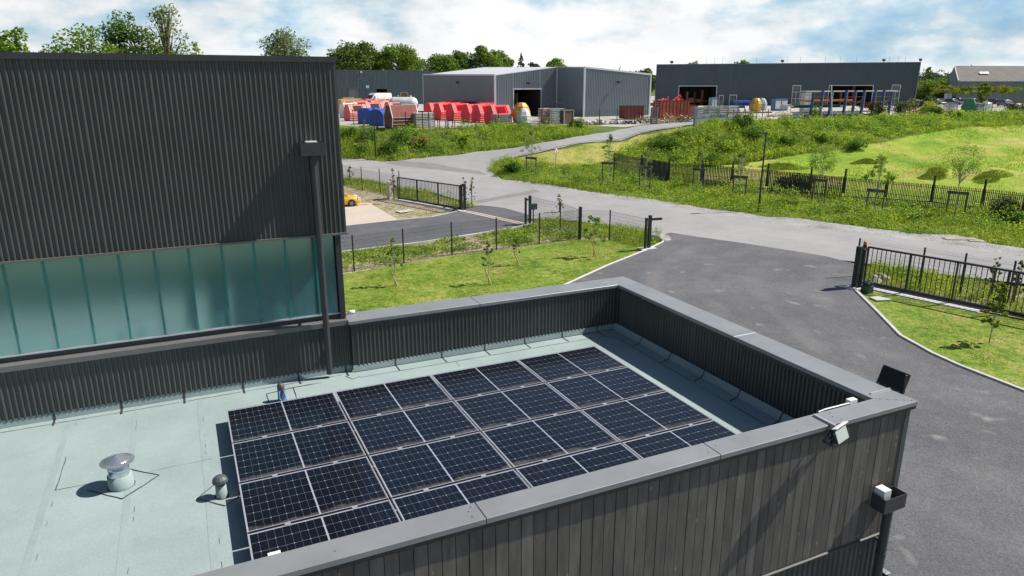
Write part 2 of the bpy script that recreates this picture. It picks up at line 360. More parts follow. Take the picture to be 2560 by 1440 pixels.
mxr = nd(t, 'ShaderNodeMix', data_type='RGBA'); t.links.new(kn, mxr.inputs[0]); t.links.new(b.inputs['Base Color'].links[0].from_socket, mxr.inputs[6]); mxr.inputs[7].default_value = (.36, .28, .20, 1)
t.links.new(mxr.outputs[2], b.inputs['Base Color'])
m_steel = M('galvanised_steel', (0.66, 0.71, 0.76), 0.22, 0.8, var=.10, vs=20, bump=.12, bs=60)
m_white = M('white_paint', (0.78, 0.78, 0.77), 0.5, var=.05, vs=4)
m_black = M('black_plastic', (0.018, 0.02, 0.026), 0.45, var=.2, vs=5)
m_alu = M('aluminium', (0.62, 0.62, 0.66), 0.35, 0.55)
# translucent channel glass
m_glz = bpy.data.materials.new('channel_glass'); m_glz.use_nodes = True; t = m_glz.node_tree; b = t.nodes['Principled BSDF']
g = nd(t, 'ShaderNodeNewGeometry'); sp = nd(t, 'ShaderNodeSeparateXYZ'); t.links.new(g.outputs['Position'], sp.inputs[0])
mp = nd(t, 'ShaderNodeMapping'); mp.inputs['Scale'].default_value = (1.3, 1.3, .35); t.links.new(g.outputs['Position'], mp.inputs[0])
c = ramp(t, noise(t, mp.outputs[0], 1.1, 3), [(.3, (.04, .19, .175)), (.7, (.065, .275, .25))]); t.links.new(c, b.inputs['Base Color'])
b.inputs['Roughness'].default_value = .2; b.inputs['Specular IOR Level'].default_value = 1.0; b.inputs['Coat Weight'].default_value = .5; b.inputs['Coat Roughness'].default_value = .12
gl_ = nd(t, 'ShaderNodeBsdfGlossy'); gl_.inputs['Color'].default_value = (.62, .84, .82, 1); gl_.inputs['Roughness'].default_value = .20; msx = nd(t, 'ShaderNodeMixShader'); msx.inputs[0].default_value = .42; t.links.new(b.outputs[0], msx.inputs[1]); t.links.new(gl_.outputs[0], msx.inputs[2]); t.links.new(msx.outputs[0], t.nodes['Material Output'].inputs[0])
wv = mth(t, 'SINE', mth(t, 'MULTIPLY', sp.outputs[0], 2*math.pi/0.026)); bn = nd(t, 'ShaderNodeBump'); bn.inputs['Strength'].default_value = .0; bn.inputs['Distance'].default_value = .0016
t.links.new(wv, bn.inputs['Height']); t.links.new(bn.outputs[0], b.inputs['Normal']); t.links.new(bn.outputs[0], gl_.inputs['Normal'])
m_glzj = M('glass_joint', (.055, .235, .22), .3, spec=.5)
def corr(mb, ax, cst, out, a0, a1, z0, z1, p=0.08, dep=0.025, m=0, joint=12):
    # vertical ribbed sheet: ax = running axis, cst = plane, out = sign of the outward normal
    pts = []; a = a0; k = 0
    while a < a1-p:
        q = p*(1.25 if (joint and k % joint == joint-1) else 1.0)
        pts += [(a, 0), (a+.32*q, 0), (a+.48*q, dep), (a+.72*q, dep)]; a += q; k += 1
    pts += [(a, 0), (a1, 0)]
    vs = []
    for h, d in pts:
        for z in (z0, z1): vs.append((h, cst+out*d, z) if ax == 'x' else (cst+out*d, h, z))
    mb.add(vs, [(2*i, 2*i+2, 2*i+3, 2*i+1) for i in range(len(pts)-1)], m); return mb
# ------------------------------------------------------------------ low flat-roofed building
low = thing('flat_roof_building', 'low foreground building with dark plank wall, grey parapet and pale green flat roof', 'building', (2, 9, 0))
def P(mb, name, mats, parent, **k):
    o = mb.build(name, mats, None, **k); o.parent = parent
    o.matrix_parent_inverse = Matrix.Translation(-parent.location) if parent.rotation_euler.z == 0 else parent.matrix_basis.inverted(); return o
m = MB()
m.box(-9, 8.55, 6.2, 12.72, 3.85, 4.15)
# sloped cant strips along the walls
for x0, x1, y in ((-9, 2.55, 12.86), (2.55, 8.58, 12.76)): m.add([(x0, y-.022, 4.152), (x1, y-.022, 4.152), (x1, y-.006, 4.28), (x0, y-.006, 4.28), (x0, y, 4.28), (x1, y, 4.28)], [(0, 1, 2, 3), (3, 2, 5, 4)])
m.add([(8.47, 6.2, 4.152), (8.47, 12.76, 4.152), (8.54, 12.76, 4.28), (8.54, 6.2, 4.28)], [(0, 1, 2, 3)])
m.box(-9, 2.54, 12.72, 12.9, 3.85, 4.15)
def seam(x0, y0, x1, y1, wd=.012, z=4.1545, wob=0.006, brk=0.0, seed=0):
    rr = random.Random(seed+int(x0*97+y0*13)); a = Vector((x0, y0)); b = Vector((x1, y1)); n = max(2, int((b-a).length/.12)); d = (b-a).normalized(); nn = Vector((-d.y, d.x)); pts = []
    for i in range(n+1): pts.append((a.lerp(b, i/n)+nn*rr.uniform(-wob, wob), wd*rr.uniform(.35, 1.0)))
    for i in range(n):
        if rr.random() < brk: continue
        (p, w0), (q, w1) = pts[i], pts[i+1]
        m.add([(p.x-nn.x*w0/2, p.y-nn.y*w0/2, z), (q.x-nn.x*w1/2, q.y-nn.y*w1/2, z), (q.x+nn.x*w1/2, q.y+nn.y*w1/2, z), (p.x+nn.x*w0/2, p.y+nn.y*w0/2, z)], [(0, 1, 2, 3)], 1)
seam(-9, 12.66, 2.3, 12.7, .016); seam(2.6, 12.44, 8.0, 12.42, .016); seam(8.0, 12.42, 8.22, 12.2, .02); seam(8.22, 12.2, 8.14, 6.4, .022)
def lap(x, yw, wd=.032, ln=.12):
    for (y0, z0), (y1, z1) in (((yw, 4.286), (yw-.010, 4.284)), ((yw-.010, 4.284), (yw-.027, 4.157)), ((yw-.027, 4.157), (yw-.133-ln, 4.156))): m.add([(x-wd/2, y0, z0), (x+wd/2, y0, z0), (x+wd/2+.004, y1, z1), (x-wd/2, y1, z1)], [(0, 1, 2, 3)], 1)
for x in (-7.4, -6.4, -5.4, -4.4, -3.4, -2.404, -1.418, -.439, .547, 1.532, 2.42): lap(x, 12.86)
for x in (3.383, 4.356, 5.3, 6.233, 7.147, 8.04): lap(x, 12.76, .02, .17)
for y in (11.716, 10.71, 9.687, 8.722, 7.727, 6.8):
    for (x0, z0), (x1, z1), dy in (((8.55, 4.286), (8.537, 4.284), 0), ((8.537, 4.284), (8.466, 4.157), 0), ((8.466, 4.157), (8.23, 4.156), -.08)): m.add([(x0, y-.014, z0), (x0, y+.014, z0), (x1, y+.014+dy, z1), (x1, y-.014+dy, z1)], [(0, 1, 2, 3)], 1)
seam(2.36, 12.62, 2.45, 12.42, .02); seam(2.45, 12.42, 2.62, 12.5, .02)
for x, y0, y1, bk in ((-3.15, 6.3, 12.6, .2), (-2.1, 6.3, 12.6, .55), (-1.19, 10.35, 12.6, .6), (-1.12, 6.3, 9.7, .6), (-.14, 6.3, 8.9, .6), (-.18, 10.4, 12.5, .7), (2.4, 11.6, 12.5, .4), (4.5, 11.6, 12.4, .5), (6.6, 11.6, 12.4, .5)): seam(x, y0, x+.03, y1, .0055, brk=min(.85, bk+.2))
seam(-2.09, 10.36, -2.07, 11.3, .012); seam(-2.09, 10.36, -1.55, 10.36, .009); seam(-.95, 10.36, -.1, 10.37, .007)
for pts in ([(-1.70, 10.19), (-1.25, 9.73), (-.80, 10.19), (-1.2, 10.55)], [(-.336, 9.316), (-.007, 8.967), (.19, 9.144), (.2, 9.3)], [(.908, 12.415), (.895, 11.9)], [(1.383, 12.50), (1.365, 11.8)], [(.908, 12.415), (1.383, 12.5), (1.9, 12.5)]):
    for i in range(len(pts)-1): seam(*pts[i], *pts[i+1], .022 if len(pts) > 2 else .015, 4.157)
seam(-1.2, 10.55, -1.15, 10.5, .02); seam(-.336, 9.316, -.1, 9.6, .018)
P(m, 'roof', [m_memb, m_seam], low)
# faint lap bands of the membrane sheets
m = MB()
for x in (-3.25, -2.22, -1.23, -.24): m.box(x, x+.085, 6.25, 12.6, 4.1505, 4.1525)
P(m, 'membrane_laps', speckle(M('membrane_lap', (0.29, 0.362, 0.366), 0.9, var=.08, vs=2, coord='World'), 70, .11), low)
# inner cladding of the parapets
m = MB(); corr(m, 'x', 12.775, -1, 2.62, 8.58, 4.25, 5.13, .0815); P(m, 'parapet_cladding', m_clad, low)
m = MB(); corr(m, 'y', 8.575, -1, 6.2, 12.76, 4.25, 5.13, .0815); m.box(8.54, 8.56, 12.70, 12.76, 4.2, 5.13); P(m, 'parapet_cladding', m_clad, low)
m = MB(); corr(m, 'x', 6.16, 1, -9, 8.55, 4.2, 5.13, .0815); P(m, 'parapet_cladding', m_clad, low)
# parapet cores and outer walls
m = MB(); m.box(8.59, 8.95, 5.93, 13.2, 0, 5.12); m.box(2.66, 8.59, 12.79, 13.2, 0, 5.12); m.box(-9, 8.59, 5.93, 6.15, 0, 5.12); m.box(2.56, 2.66, 12.76, 13.2, 4.15, 5.12); P(m, 'wall', m_trim, low)
# coping: four mitred boards with folded lips
def coping(poly, name='coping'):
    m = MB(); m.prism(poly, 5.125, 5.195); o = P(m, name, m_coping, low); bv = o.modifiers.new('b', 'BEVEL'); bv.width = .006; bv.segments = 1; return o
m = MB()
cz0, cz1 = 5.125, 5.195
Xi, Xo, Yn, Yno, Yf, Yfo = 8.53, 9.05, 6.17, 5.84, 12.722, 13.27
coping([(-9, Yno), (2.42, Yno), (2.42, Yn), (-9, Yn)]); coping([(2.426, Yno), (5.5, Yno), (5.5, Yn), (2.426, Yn)]); coping([(5.506, Yno), (Xo-.002, Yno), (Xi-.002, Yn), (5.506, Yn)])
coping([(Xo, Yno+.002), (Xo, 9.0), (Xi, 9.0), (Xi, Yn+.002)]); coping([(Xo, 9.006), (Xo, Yfo-.002), (Xi, Yf-.002), (Xi, 9.006)])
coping([(Xo-.002, Yfo), (5.2, Yfo), (5.2, Yf), (Xi-.002, Yf)]); coping([(5.194, Yfo), (2.61, Yfo), (2.61, 13.4), (2.51, 13.4), (2.51, Yf), (5.194, Yf)])
# drip lips and screws
m = MB(); m.box(2.53, 8.52, 12.733, 12.745, 5.075, 5.126); m.box(8.545, 8.565, 6.2, 12.73, 5.06, 5.126); m.box(-9, 8.545, 6.14, 6.16, 5.06, 5.126)
m.box(-9, 9.04, 5.85, 5.865, 5.075, 5.126); m.box(9.025, 9.04, 5.866, 13.2, 5.075, 5.126); P(m, 'drip_edge', m_trim, low)
m = MB()
rr = random.Random(3)
for x, y in [(2.30, 5.93), (2.30, 6.03), (2.35, 6.1), (5.4, 5.95), (5.6, 6.05), (8.62, 6.12), (8.70, 6.06), (8.80, 6.0), (8.89, 5.94), (8.98, 5.89), (8.62, 9.1), (8.75, 9.1), (8.9, 8.9), (8.95, 9.1), (7.60, 5.9), (7.55, 6.0), (7.62, 6.1), (.9, 5.97), (8.60, 12.8), (8.7, 12.9), (8.85, 13.05), (8.3, 12.85), (8.3, 13.1), (2.75, 12.95), (6.8, 5.9)]:
    m = MB(); m.lathe([(0.0, .006), (.006, .005), (.009, 0)], (x, y, 5.195), 6); P(m, 'screw', m_seam, low)
# plank cladding of the front wall: every board stands a few millimetres apart
m = MB(); x = -9.0; k = 0
while x < 8.86:
    dy = rr.uniform(-.002, .002); m.box(x+.0045, min(x+.1455, 8.88), 5.893+dy, 5.925, 3.115, 5.075); x += .15
P(m, 'plank_cladding', m_plank, low)
m = MB(); m.box(-9, 8.89, 5.91, 5.93, 3.115, 5.075); m.box(8.89, 8.985, 5.885, 5.93, 0, 5.075); m.box(8.952, 8.985, 5.93, 13.22, 3.1, 5.075); P(m, 'corner_trim', m_clad, low)
m = MB(); corr(m, 'x', 5.915, -1, -9, 8.89, 0, 3.09, .10, .022); P(m, 'lower_cladding', m_clad, low)
m = MB(); m.add([(-9, 5.87, 3.075), (8.98, 5.87, 3.075), (8.98, 5.87, 3.09), (-9, 5.87, 3.09), (-9, 5.92, 3.112), (8.98, 5.92, 3.112)], [(0, 1, 2, 3), (3, 2, 5, 4)]); P(m, 'flashing', M('flashing_pale', (.07, .066, .062), .6, .0), low)
# rainwater hopper and pipe at the near corner
def hopper(parent, x0, x1, y0, y1, z0, z1, px, py, r, zb, spout=None):
    m = MB(); th = .008
    m.box(x0, x1, y0, y0+th, z0, z1).box(x0, x1, y1-th, y1, z0, z1).box(x0, x0+th, y0+th, y1-th, z0, z1).box(x1-th, x1, y0+th, y1-th, z0, z1).box(x0+th, x1-th, y0+th, y1-th, z0, z0+.01)
    pipe = MB(); n = 14
    pipe.tube([(px, py, z0), (px, py, zb)], r, n)
    for zc in np.arange(zb+1.3, z0-.3, 1.55): pipe.tube([(px, py, zc), (px, py, zc+.05)], r*1.12, n); pipe.box(px-.02, px+.02, py, py+.12, zc+.2, zc+.23)
    dp = P(pipe, 'downpipe', m_trim, parent, smooth=False)
    h = m.build('hopper', m_trim, dp)
    if spout:
        MB().box(*spout).build('spout', m_white, dp)
    return dp
hopper(low, 8.40, 8.84, 5.63, 5.86, 3.66, 3.885, 8.65, 5.745, .062, 0.0, (8.45, 8.59, 5.70, 5.86, 3.78, 3.97))
# ------------------------------------------------------------------ tall ribbed hall behind
hall = thing('industrial_hall', 'tall dark ribbed metal hall with a teal glass band on the left', 'building', (-4, 20, 0))
m = MB(); m.box(-14, 2.45, 12.98, 36, 0, 9.86); P(m, 'wall', m_trim, hall)
m = MB(); corr(m, 'x', 12.79, -1, -12, 2.56, 6.90, 9.86, .0800); m.box(2.56, 2.60, 12.77, 12.98, 6.90, 9.86); m.box(2.575, 2.60, 12.98, 36, 6.9, 9.86); P(m, 'upper_cladding', m_clad, hall)
m = MB()
for x0, x1 in ((-12, -8), (-7.994, -4.3), (-4.294, -.58), (-.574, 2.02), (2.026, 2.615)): m.box(x0, x1, 12.742, 13.2, 9.86, 9.955)
P(m, 'coping', m_trim, hall)
m = MB(); m.box(-12, 2.62, 12.73, 12.98, 6.865, 6.90); P(m, 'drip_flashing', M('flashing_dark', (.16, .15, .14), .5, .1), hall)
m = MB(); corr(m, 'x', 12.865, -1, -12, 2.56, 4.25, 5.10, .0815); P(m, 'lower_cladding', m_clad, hall)
m = MB(); m.add([(-12, 12.80, 5.20), (2.50, 12.80, 5.20), (2.50, 12.925, 5.235), (-12, 12.925, 5.235), (-12, 12.80, 5.11), (2.50, 12.80, 5.11), (-12, 12.87, 5.11), (2.50, 12.87, 5.11)], [(0, 1, 2, 3), (4, 5, 1, 0), (6, 7, 5, 4)]); P(m, 'sill', M('sill_metal', (.17, .168, .16), .45, .2, var=.08, vs=3), hall)
m = MB(); m.box(-12, 2.40, 12.92, 12.98, 5.237, 5.325); m.box(2.40, 2.50, 12.86, 12.98, 5.237, 6.865); P(m, 'window_frame', m_trim, hall)
m = MB(); m.box(-12, 2.40, 12.885, 12.919, 5.322, 5.345); P(m, 'glazing_bead', m_alu, hall)
xj = [2.39, 2.04]
while xj[-1] > -11: xj.append(xj[-1]-.527)
for i in range(len(xj)-1):
    x1, x0 = xj[i]-.014, xj[i+1]+.014; m = MB(); n = 10; vs = []
    for k in range(n+1):
        u = k/n; bow = .010*(1-(2*u-1)**2); 
        for j in range(9):
            v = j/8; vs.append((x0+(x1-x0)*u, 12.93-bow-.004*math.sin(math.pi*v), 5.345+1.51*v))
    m.add(vs, [(k*9+j, k*9+9+j, k*9+10+j, k*9+j+1) for k in range(n) for j in range(8)])
    P(m, 'glass_panel', m_glz, hall, smooth=True)
m = MB()
for x in xj[1:]: m.box(x-.016, x+.016, 12.912, 12.94, 5.345, 6.86)
P(m, 'glass_joints', m_glzj, hall)
hopper(hall, 1.86, 2.28, 12.46, 12.76, 8.33, 8.55, 2.09, 12.70, .058, 4.22, (1.98, 2.17, 12.6, 12.75, 8.5, 8.56))
# ------------------------------------------------------------------ solar panels
m_cell = bpy.data.materials.new('solar_cells'); m_cell.use_nodes = True; t = m_cell.node_tree; b = t.nodes['Principled BSDF']
tcn = nd(t, 'ShaderNodeTexCoord'); sp = nd(t, 'ShaderNodeSeparateXYZ'); t.links.new(tcn.outputs['Object'], sp.inputs[0])
PW, PD = 1.736, 1.183
cwx, cwy = (PW/2-.032)/9, (PD-.05)/6
ax = mth(t, 'SUBTRACT', mth(t, 'ABSOLUTE', sp.outputs[0]), .010)        # distance from the centre gap
ux = mth(t, 'DIVIDE', ax, cwx); uy = mth(t, 'DIVIDE', mth(t, 'ADD', sp.outputs[1], 3*cwy), cwy)
def linedist(u, wdt): return mth(t, 'MULTIPLY', mth(t, 'ABSOLUTE', mth(t, 'SUBTRACT', u, mth(t, 'ROUND', u))), wdt)
dx = linedist(ux, cwx); dy = linedist(uy, cwy)
lx = mth(t, 'LESS_THAN', dx, .0009); ly = mth(t, 'LESS_THAN', dy, .0016)
gap = mth(t, 'LESS_THAN', ax, 0.0); border = mth(t, 'GREATER_THAN', ax, 9*cwx-.001); by = mth(t, 'GREATER_THAN', mth(t, 'ABSOLUTE', sp.outputs[1]), 3*cwy-.001)
u2 = mth(t, 'DIVIDE', mth(t, 'ADD', ux, 0.0), 2.0); ddx = linedist(u2, 2*cwx)
dia = mth(t, 'LESS_THAN', mth(t, 'ADD', ddx, dy), .011)
wh = mth(t, 'MAXIMUM', mth(t, 'MAXIMUM', mth(t, 'MULTIPLY', lx, .5), mth(t, 'MULTIPLY', ly, .72)), mth(t, 'MAXIMUM', mth(t, 'MAXIMUM', gap, dia), mth(t, 'MAXIMUM', border, by)))
mxc = nd(t, 'ShaderNodeMix', data_type='RGBA'); t.links.new(wh, mxc.inputs[0]); mxc.inputs[6].default_value = (.0035, .0065, .014, 1); mxc.inputs[7].default_value = (.36, .38, .45, 1)
# dust washed down to the low edge of each panel
oi = nd(t, 'ShaderNodeObjectInfo'); ge = nd(t, 'ShaderNodeNewGeometry')
mp = nd(t, 'ShaderNodeMapping'); mp.inputs['Scale'].default_value = (1.0, 3.0, 1); t.links.new(ge.outputs['Position'], mp.inputs[0])
dn = noise(t, mp.outputs[0], 2.2, 4, .6); dst = mth(t, 'ADD', mth(t, 'SUBTRACT', -PD/2+.10, sp.outputs[1]), mth(t, 'MULTIPLY', mth(t, 'SUBTRACT', dn, .5), .35))
dust = ramp(t, dst, [(-.10, 0.0), (.0, .35), (.14, .85)]); dust = mth(t, 'MULTIPLY', dust, ramp(t, noise(t, ge.outputs['Position'], 5, 3), [(.3, .45), (.6, 1.0)]))
dust = mth(t, 'MAXIMUM', dust, mth(t, 'MULTIPLY', noise(t, ge.outputs['Position'], 1.5, 3), .05))
mx2 = nd(t, 'ShaderNodeMix', data_type='RGBA'); t.links.new(mth(t, 'MULTIPLY', dust, .26), mx2.inputs[0]); t.links.new(mxc.outputs[2], mx2.inputs[6]); mx2.inputs[7].default_value = (.42, .385, .34, 1)
t.links.new(mx2.outputs[2], b.inputs['Base Color']); t.links.new(ramp(t, dust, [(0, .12), (.6, .6)]), b.inputs['Roughness'])
b.inputs['Specular IOR Level'].default_value = .5
m_pf = M('panel_frame', (.60, .61, .66), .35, .5)
m_psd = M('panel_frame_side', (.10, .10, .12), .4, .5)
panels = []
def make_panel():
    t0 = thing('solar_panel', '', 'solar panel')
    m = MB(); w2, d2 = PW/2, PD/2
    m.box(-w2+.003, -w2+.016, -d2, d2, 0, .038); m.box(w2-.016, w2-.003, -d2, d2, 0, .038); m.box(-w2+.016, w2-.016, -d2, -d2+.010, 0, .038, 1); m.box(-w2+.016, w2-.016, d2-.004, d2, 0, .037, 1)
    m.box(-w2+.02, w2-.02, -d2+.008, d2-.008, 0.0, .004, 1)
    f = m.build('frame', [m_pf, m_psd], t0)
    gl = MB(); gl.add([(-w2+.014, -d2+.008, .034), (w2-.014, -d2+.008, .034), (w2-.014, d2-.004, .034), (-w2+.014, d2-.004, .034)], [(0, 1, 2, 3)]); gl.build('cell_sheet', m_cell, t0)
    for sx in (-.40, .42): MB().box(sx-.035, sx+.035, -d2-.045, -d2+.014, .036, .043).build('clamp', m_alu, t0)
    return t0
p0 = make_panel(); rown = ['back', 'second', 'third', 'front']; coln = ['leftmost', 'second from the left', 'third from the left', 'rightmost']
for r in range(4):
    for c in range(4):
        o = p0 if (r == 0 and c == 0) else copy_tree(p0)
        o.location = (.19+PW/2+c*1.762, 11.52-PD/2-r*1.212, 4.326); o.rotation_euler = (R(-.0), 0, 0)
        o['label'] = 'dark solar panel, %s in the %s row on the flat roof' % (coln[c], rown[r]); o['group'] = 'solar panels on the flat roof'; panels.append(o)
q = MB().box(-.69, -.55, .06, .115, .0345, .040).build('type_plate', m_white, panels[12])
mfr = thing('mounting_frame', 'low rail frame carrying all the solar panels just above the flat roof', 'frame', (3.7, 9.1, 4.15))
for i, y in enumerate([11.2, 10.62, 9.99, 9.41, 8.78, 8.2, 7.56, 6.98]):
    o = MB().box(.22, 7.2, y-.02, y+.02, 4.20, 4.30); 
    for x in np.arange(.5, 7.2, 1.1): o.box(x-.06, x+.06, y-.06, y+.06, 4.151, 4.2)
    P(o, 'rail', m_psd, mfr)
# ------------------------------------------------------------------ vents on the roof
v = thing('roof_vent', 'shiny metal mushroom vent with conical cap on the pale flat roof', 'vent', (-1.28, 10.12, 4.15))
MB().lathe([(.20, .003), (.198, .01), (.192, .20), (.165, .205)]).build('flashing', m_memb, v, smooth=True)
MB().lathe([(.165, .17), (.172, .18), (.165, .2), (.163, .32), (.17, .325), (.17, .335), (.163, .34), (.163, .40), (.10, .42), (.10, .47)]).build('collar', m_steel, v, smooth=True)
MB().lathe([(.0, .56), (.19, .472), (.195, .466), (.262, .448), (.264, .440), (.19, .455), (.0, .53)], n=48).build('cap', m_steel, v); v.scale = (.82, .82, .86)
MB().lathe([(.201, .0035), (.212, .006), (.215, .0035)], n=30).build('seal', m_seam, v)
v = thing('roof_vent', 'small grey pipe vent with dark hood beside the solar panels', 'vent', (-.03, 9.24, 4.15))
MB().lathe([(.078, .003), (.074, .02), (.068, .19), (.0, .19)], n=18).build('flashing', m_memb, v, smooth=True)
MB().lathe([(.06, .17), (.065, .2), (.07, .21), (.098, .215), (.104, .235), (.094, .27), (.06, .305), (.03, .315), (0, .316)], n=12).build('hood', M('vent_grey', (.085, .105, .11), .45, var=.15), v)
MB().lathe([(.078, .0035), (.088, .012), (.092, .0035)], n=20).build('seal', m_seam, v)
v = thing('cable_gooseneck', 'brown cable outlet with two blue cables at the back of the solar panels', 'cable outlet', (1.12, 12.02, 4.15))
MB().lathe([(.085, .0), (.066, .02), (.062, .2), (.066, .26), (.055, .31), (.025, .335), (0, .34)], n=16).build('hood', M('brown_plastic', (.11, .09, .075), .45, var=.3, vs=12), v, smooth=True)
mbl = M('blue_cable', (.02, .22, .62), .4)
for s in (-1, 1): MB().tube([(s*.03, -.06, .21), (s*.045, -.10, .17), (s*.05, -.14, .10), (-s*.005, -.22, .03), (-s*.03-.02, -.35, .02), (-s*.06-.08, -.46, .03), (-.14-s*.05, -.52, .1)], .013, 7).build('cable', mbl, v, smooth=True)
# ------------------------------------------------------------------ floodlights, cameras and brackets on the parapet corner
fl = thing('flood_light', 'black floodlight with white rim hanging below the front parapet near the corner', 'floodlight', (7.38, 5.68, 5.13), R(16)); fl.scale = (.88, .88, .88)
rx_ = R(-24)
m = MB(); m.obox((0, .04, .0), (.36, .05, .22), rx=rx_); m.obox((-.02, .09, .0), (.24, .05, .15), rx=rx_); m.build('housing', m_black, fl, bevel=.01)
MB().obox((0, .006, -.012), (.33, .006, .19), rx=rx_).build('glass', M('lamp_glass', (.42, .47, .47), .12, spec=.8), fl)
m = MB(); m.obox((.01, .055, .112), (.38, .07, .014), rx=rx_); m.build('rim', m_white, fl)
m = MB(); m.bar((-.20, .03, .05), (-.20, .06, -.14), .05, .02).bar((-.20, .06, -.14), (-.32, .12, -.05), .05, .04).bar((-.32, .12, -.05), (-.20, .12, .05), .04, .02).bar((.18, .05, 0), (.2, .14, -.04), .03, .02).bar((.2, .14, -.04), (-.20, .10, -.05), .025, .02); m.build('yoke', m_black, fl)
m = MB(); m.bar((.10, .50, .095), (-.02, .10, .095), .035, .025); m.build('bracket', m_alu, fl)
fl = thing('flood_light', 'large black floodlight tilted over the drive, outside the right parapet', 'floodlight', (9.18, 6.42, 5.07)); fl.scale = (.88, .84, .86)
m = MB(); m.obox((.10, .0, .20), (.06, .52, .40), ry=R(20)); m.obox((.155, .02, .18), (.07, .40, .28), ry=R(20)); m.box(.04, .09, -.27, -.25, .06, .40); m.build('housing', m_black, fl, bevel=.012)
MB().obox((.065, 0, .215), (.008, .46, .34), ry=R(20)).build('glass', M('lamp_glass_dark', (.012, .016, .022), .25, spec=.5), fl)
m = MB(); m.bar((-.1, -.2, .05), (.14, -.21, .12), .03, .012); m.bar((-.1, .2, .05), (.14, .2, .12), .03, .012).bar((-.62, -.16, .155), (-.16, -.16, .155), .035, .028).bar((-.16, -.16, .155), (-.1, -.2, .05), .02, .02).bar((-.1, -.2, .05), (-.1, .2, .05), .03, .03); m.build('bracket', m_alu, fl)
tag(MB().box(8.10, 8.24, 6.18, 6.26, 5.10, 5.24).build('junction_box', m_white), 'small white junction box fixed inside the front parapet near its corner', 'junction box')
tag(MB().tube([(7.5, 6.19, 5.19), (7.62, 6.19, 5.205), (8.1, 6.19, 5.205)], .012, 6).build('cable', m_white), 'thin white cable running along the inner edge of the front parapet', 'cable')
sc = thing('security_camera', 'small white security camera on the far parapet against the hall corner', 'camera', (2.64, 13.18, 5.2))
MB().tube([(-.03, 0, .03), (.10, 0, .03)], .035, 12).build('housing', m_white, sc, smooth=True); MB().tube([(.10, 0, .03), (.113, 0, .03)], .028, 12).build('lens', m_black, sc); MB().box(-.04, 0, -.02, .02, -.005, .012).build('mount', m_white, sc)
sc = thing('wall_lamp', 'small pale wall lamp below the rainwater hopper on the near corner', 'lamp', (8.93, 5.88, 2.36))
MB().box(-.07, .07, -.16, .01, .05, .075).build('hood', M('lamp_grey', (.26, .28, .30), .4), sc, bevel=.008); sc.scale = (.75, .75, .75); MB().box(-.05, .05, -.13, .0, -.03, .048).build('body', m_black, sc)
# ------------------------------------------------------------------ ground surfaces
def groundmat(name, cols, s1, s2, grain=0.25, gscale=25, bump=.4, wts=(.6, .4), off=0.0):
    m = bpy.data.materials.new(name); m.use_nodes = True; t = m.node_tree; b = t.nodes['Principled BSDF']; g = nd(t, 'ShaderNodeNewGeometry')
    p = g.outputs['Position']
    f = mth(t, 'ADD', mth(t, 'MULTIPLY', noise(t, p, s1, 5, .6, .3), wts[0]), mth(t, 'MULTIPLY', noise(t, p, s2, 5, .65), wts[1])); f = mth(t, 'ADD', f, off)
    n = len(cols); c = ramp(t, f, [(.36+.28*i/(n-1), k) for i, k in enumerate(cols)])
    t.links.new(c, b.inputs['Base Color']); b.inputs['Roughness'].default_value = .92; b.inputs['Specular IOR Level'].default_value = .2
    bn = nd(t, 'ShaderNodeBump'); bn.inputs['Strength'].default_value = bump; bn.inputs['Distance'].default_value = .05
    t.links.new(noise(t, p, gscale*.5, 4, .7), bn.inputs['Height']); t.links.new(bn.outputs[0], b.inputs['Normal'])
    return speckle(m, gscale, grain)
m_ground = groundmat('rough_ground', [(.075, .085, .03), (.09, .14, .026), (.12, .17, .035), (.19, .17, .075)], .12, .9)
ground.data.materials.append(m_ground)
m_meadow = groundmat('meadow_grass', [(.11, .20, .016), (.18, .29, .022), (.25, .35, .030), (.36, .36, .075), (.46, .39, .18)], .10, .45, .30, 6, .5, (.66, .34), .015)
m_lawn = groundmat('lawn_grass', [(.060, .110, .014), (.115, .190, .020), (.175, .25, .030), (.26, .275, .06), (.33, .29, .12)], .5, 2.9, .45, 13, .8, (.45, .55), .0)
m_dry = groundmat('dry_bed', [(.09, .13, .03), (.22, .19, .10), (.42, .35, .26), (.30, .25, .16), (.12, .17, .04)], .9, 4.2, .5, 10, 1.0)
m_drygrass = groundmat('mown_bank', [(.13, .21, .025), (.25, .28, .05), (.37, .33, .10), (.44, .37, .16)], .22, 1.3, .35, 6, .5, (.5, .5))
m_gravel = groundmat('gravel', [(.22, .22, .215), (.33, .33, .32), (.43, .42, .39)], .5, 3, .45, 16, .8)
m_road = groundmat('old_asphalt', [(.285, .278, .282), (.325, .317, .320), (.365, .355, .355)], .16, .8, .10, 22, .2)
m_asph = speckle(groundmat('new_asphalt', [(.110, .112, .122), (.132, .133, .143), (.160, .159, .166)], .22, 1.1, .28, 26, .5), 11, .13)
m_asph2 = groundmat('new_asphalt_drive', [(.100, .102, .115), (.122, .124, .137), (.15, .15, .16)], .22, 1.1, .18, 24, .4)
t = m_asph.node_tree; b = t.nodes['Principled BSDF']; g = nd(t, 'ShaderNodeNewGeometry')     # swept tyre arcs and dusty spots on the new asphalt
wv = nd(t, 'ShaderNodeTexWave', wave_type='RINGS', rings_direction='Z'); wv.inputs['Scale'].default_value = .12; wv.inputs['Distortion'].default_value = 7.0; wv.inputs['Detail'].default_value = 2.5; wv.inputs['Detail Scale'].default_value = .5
mp = nd(t, 'ShaderNodeMapping'); mp.inputs['Location'].default_value = (-34, -14, 0); t.links.new(g.outputs['Position'], mp.inputs[0]); t.links.new(mp.outputs[0], wv.inputs['Vector'])
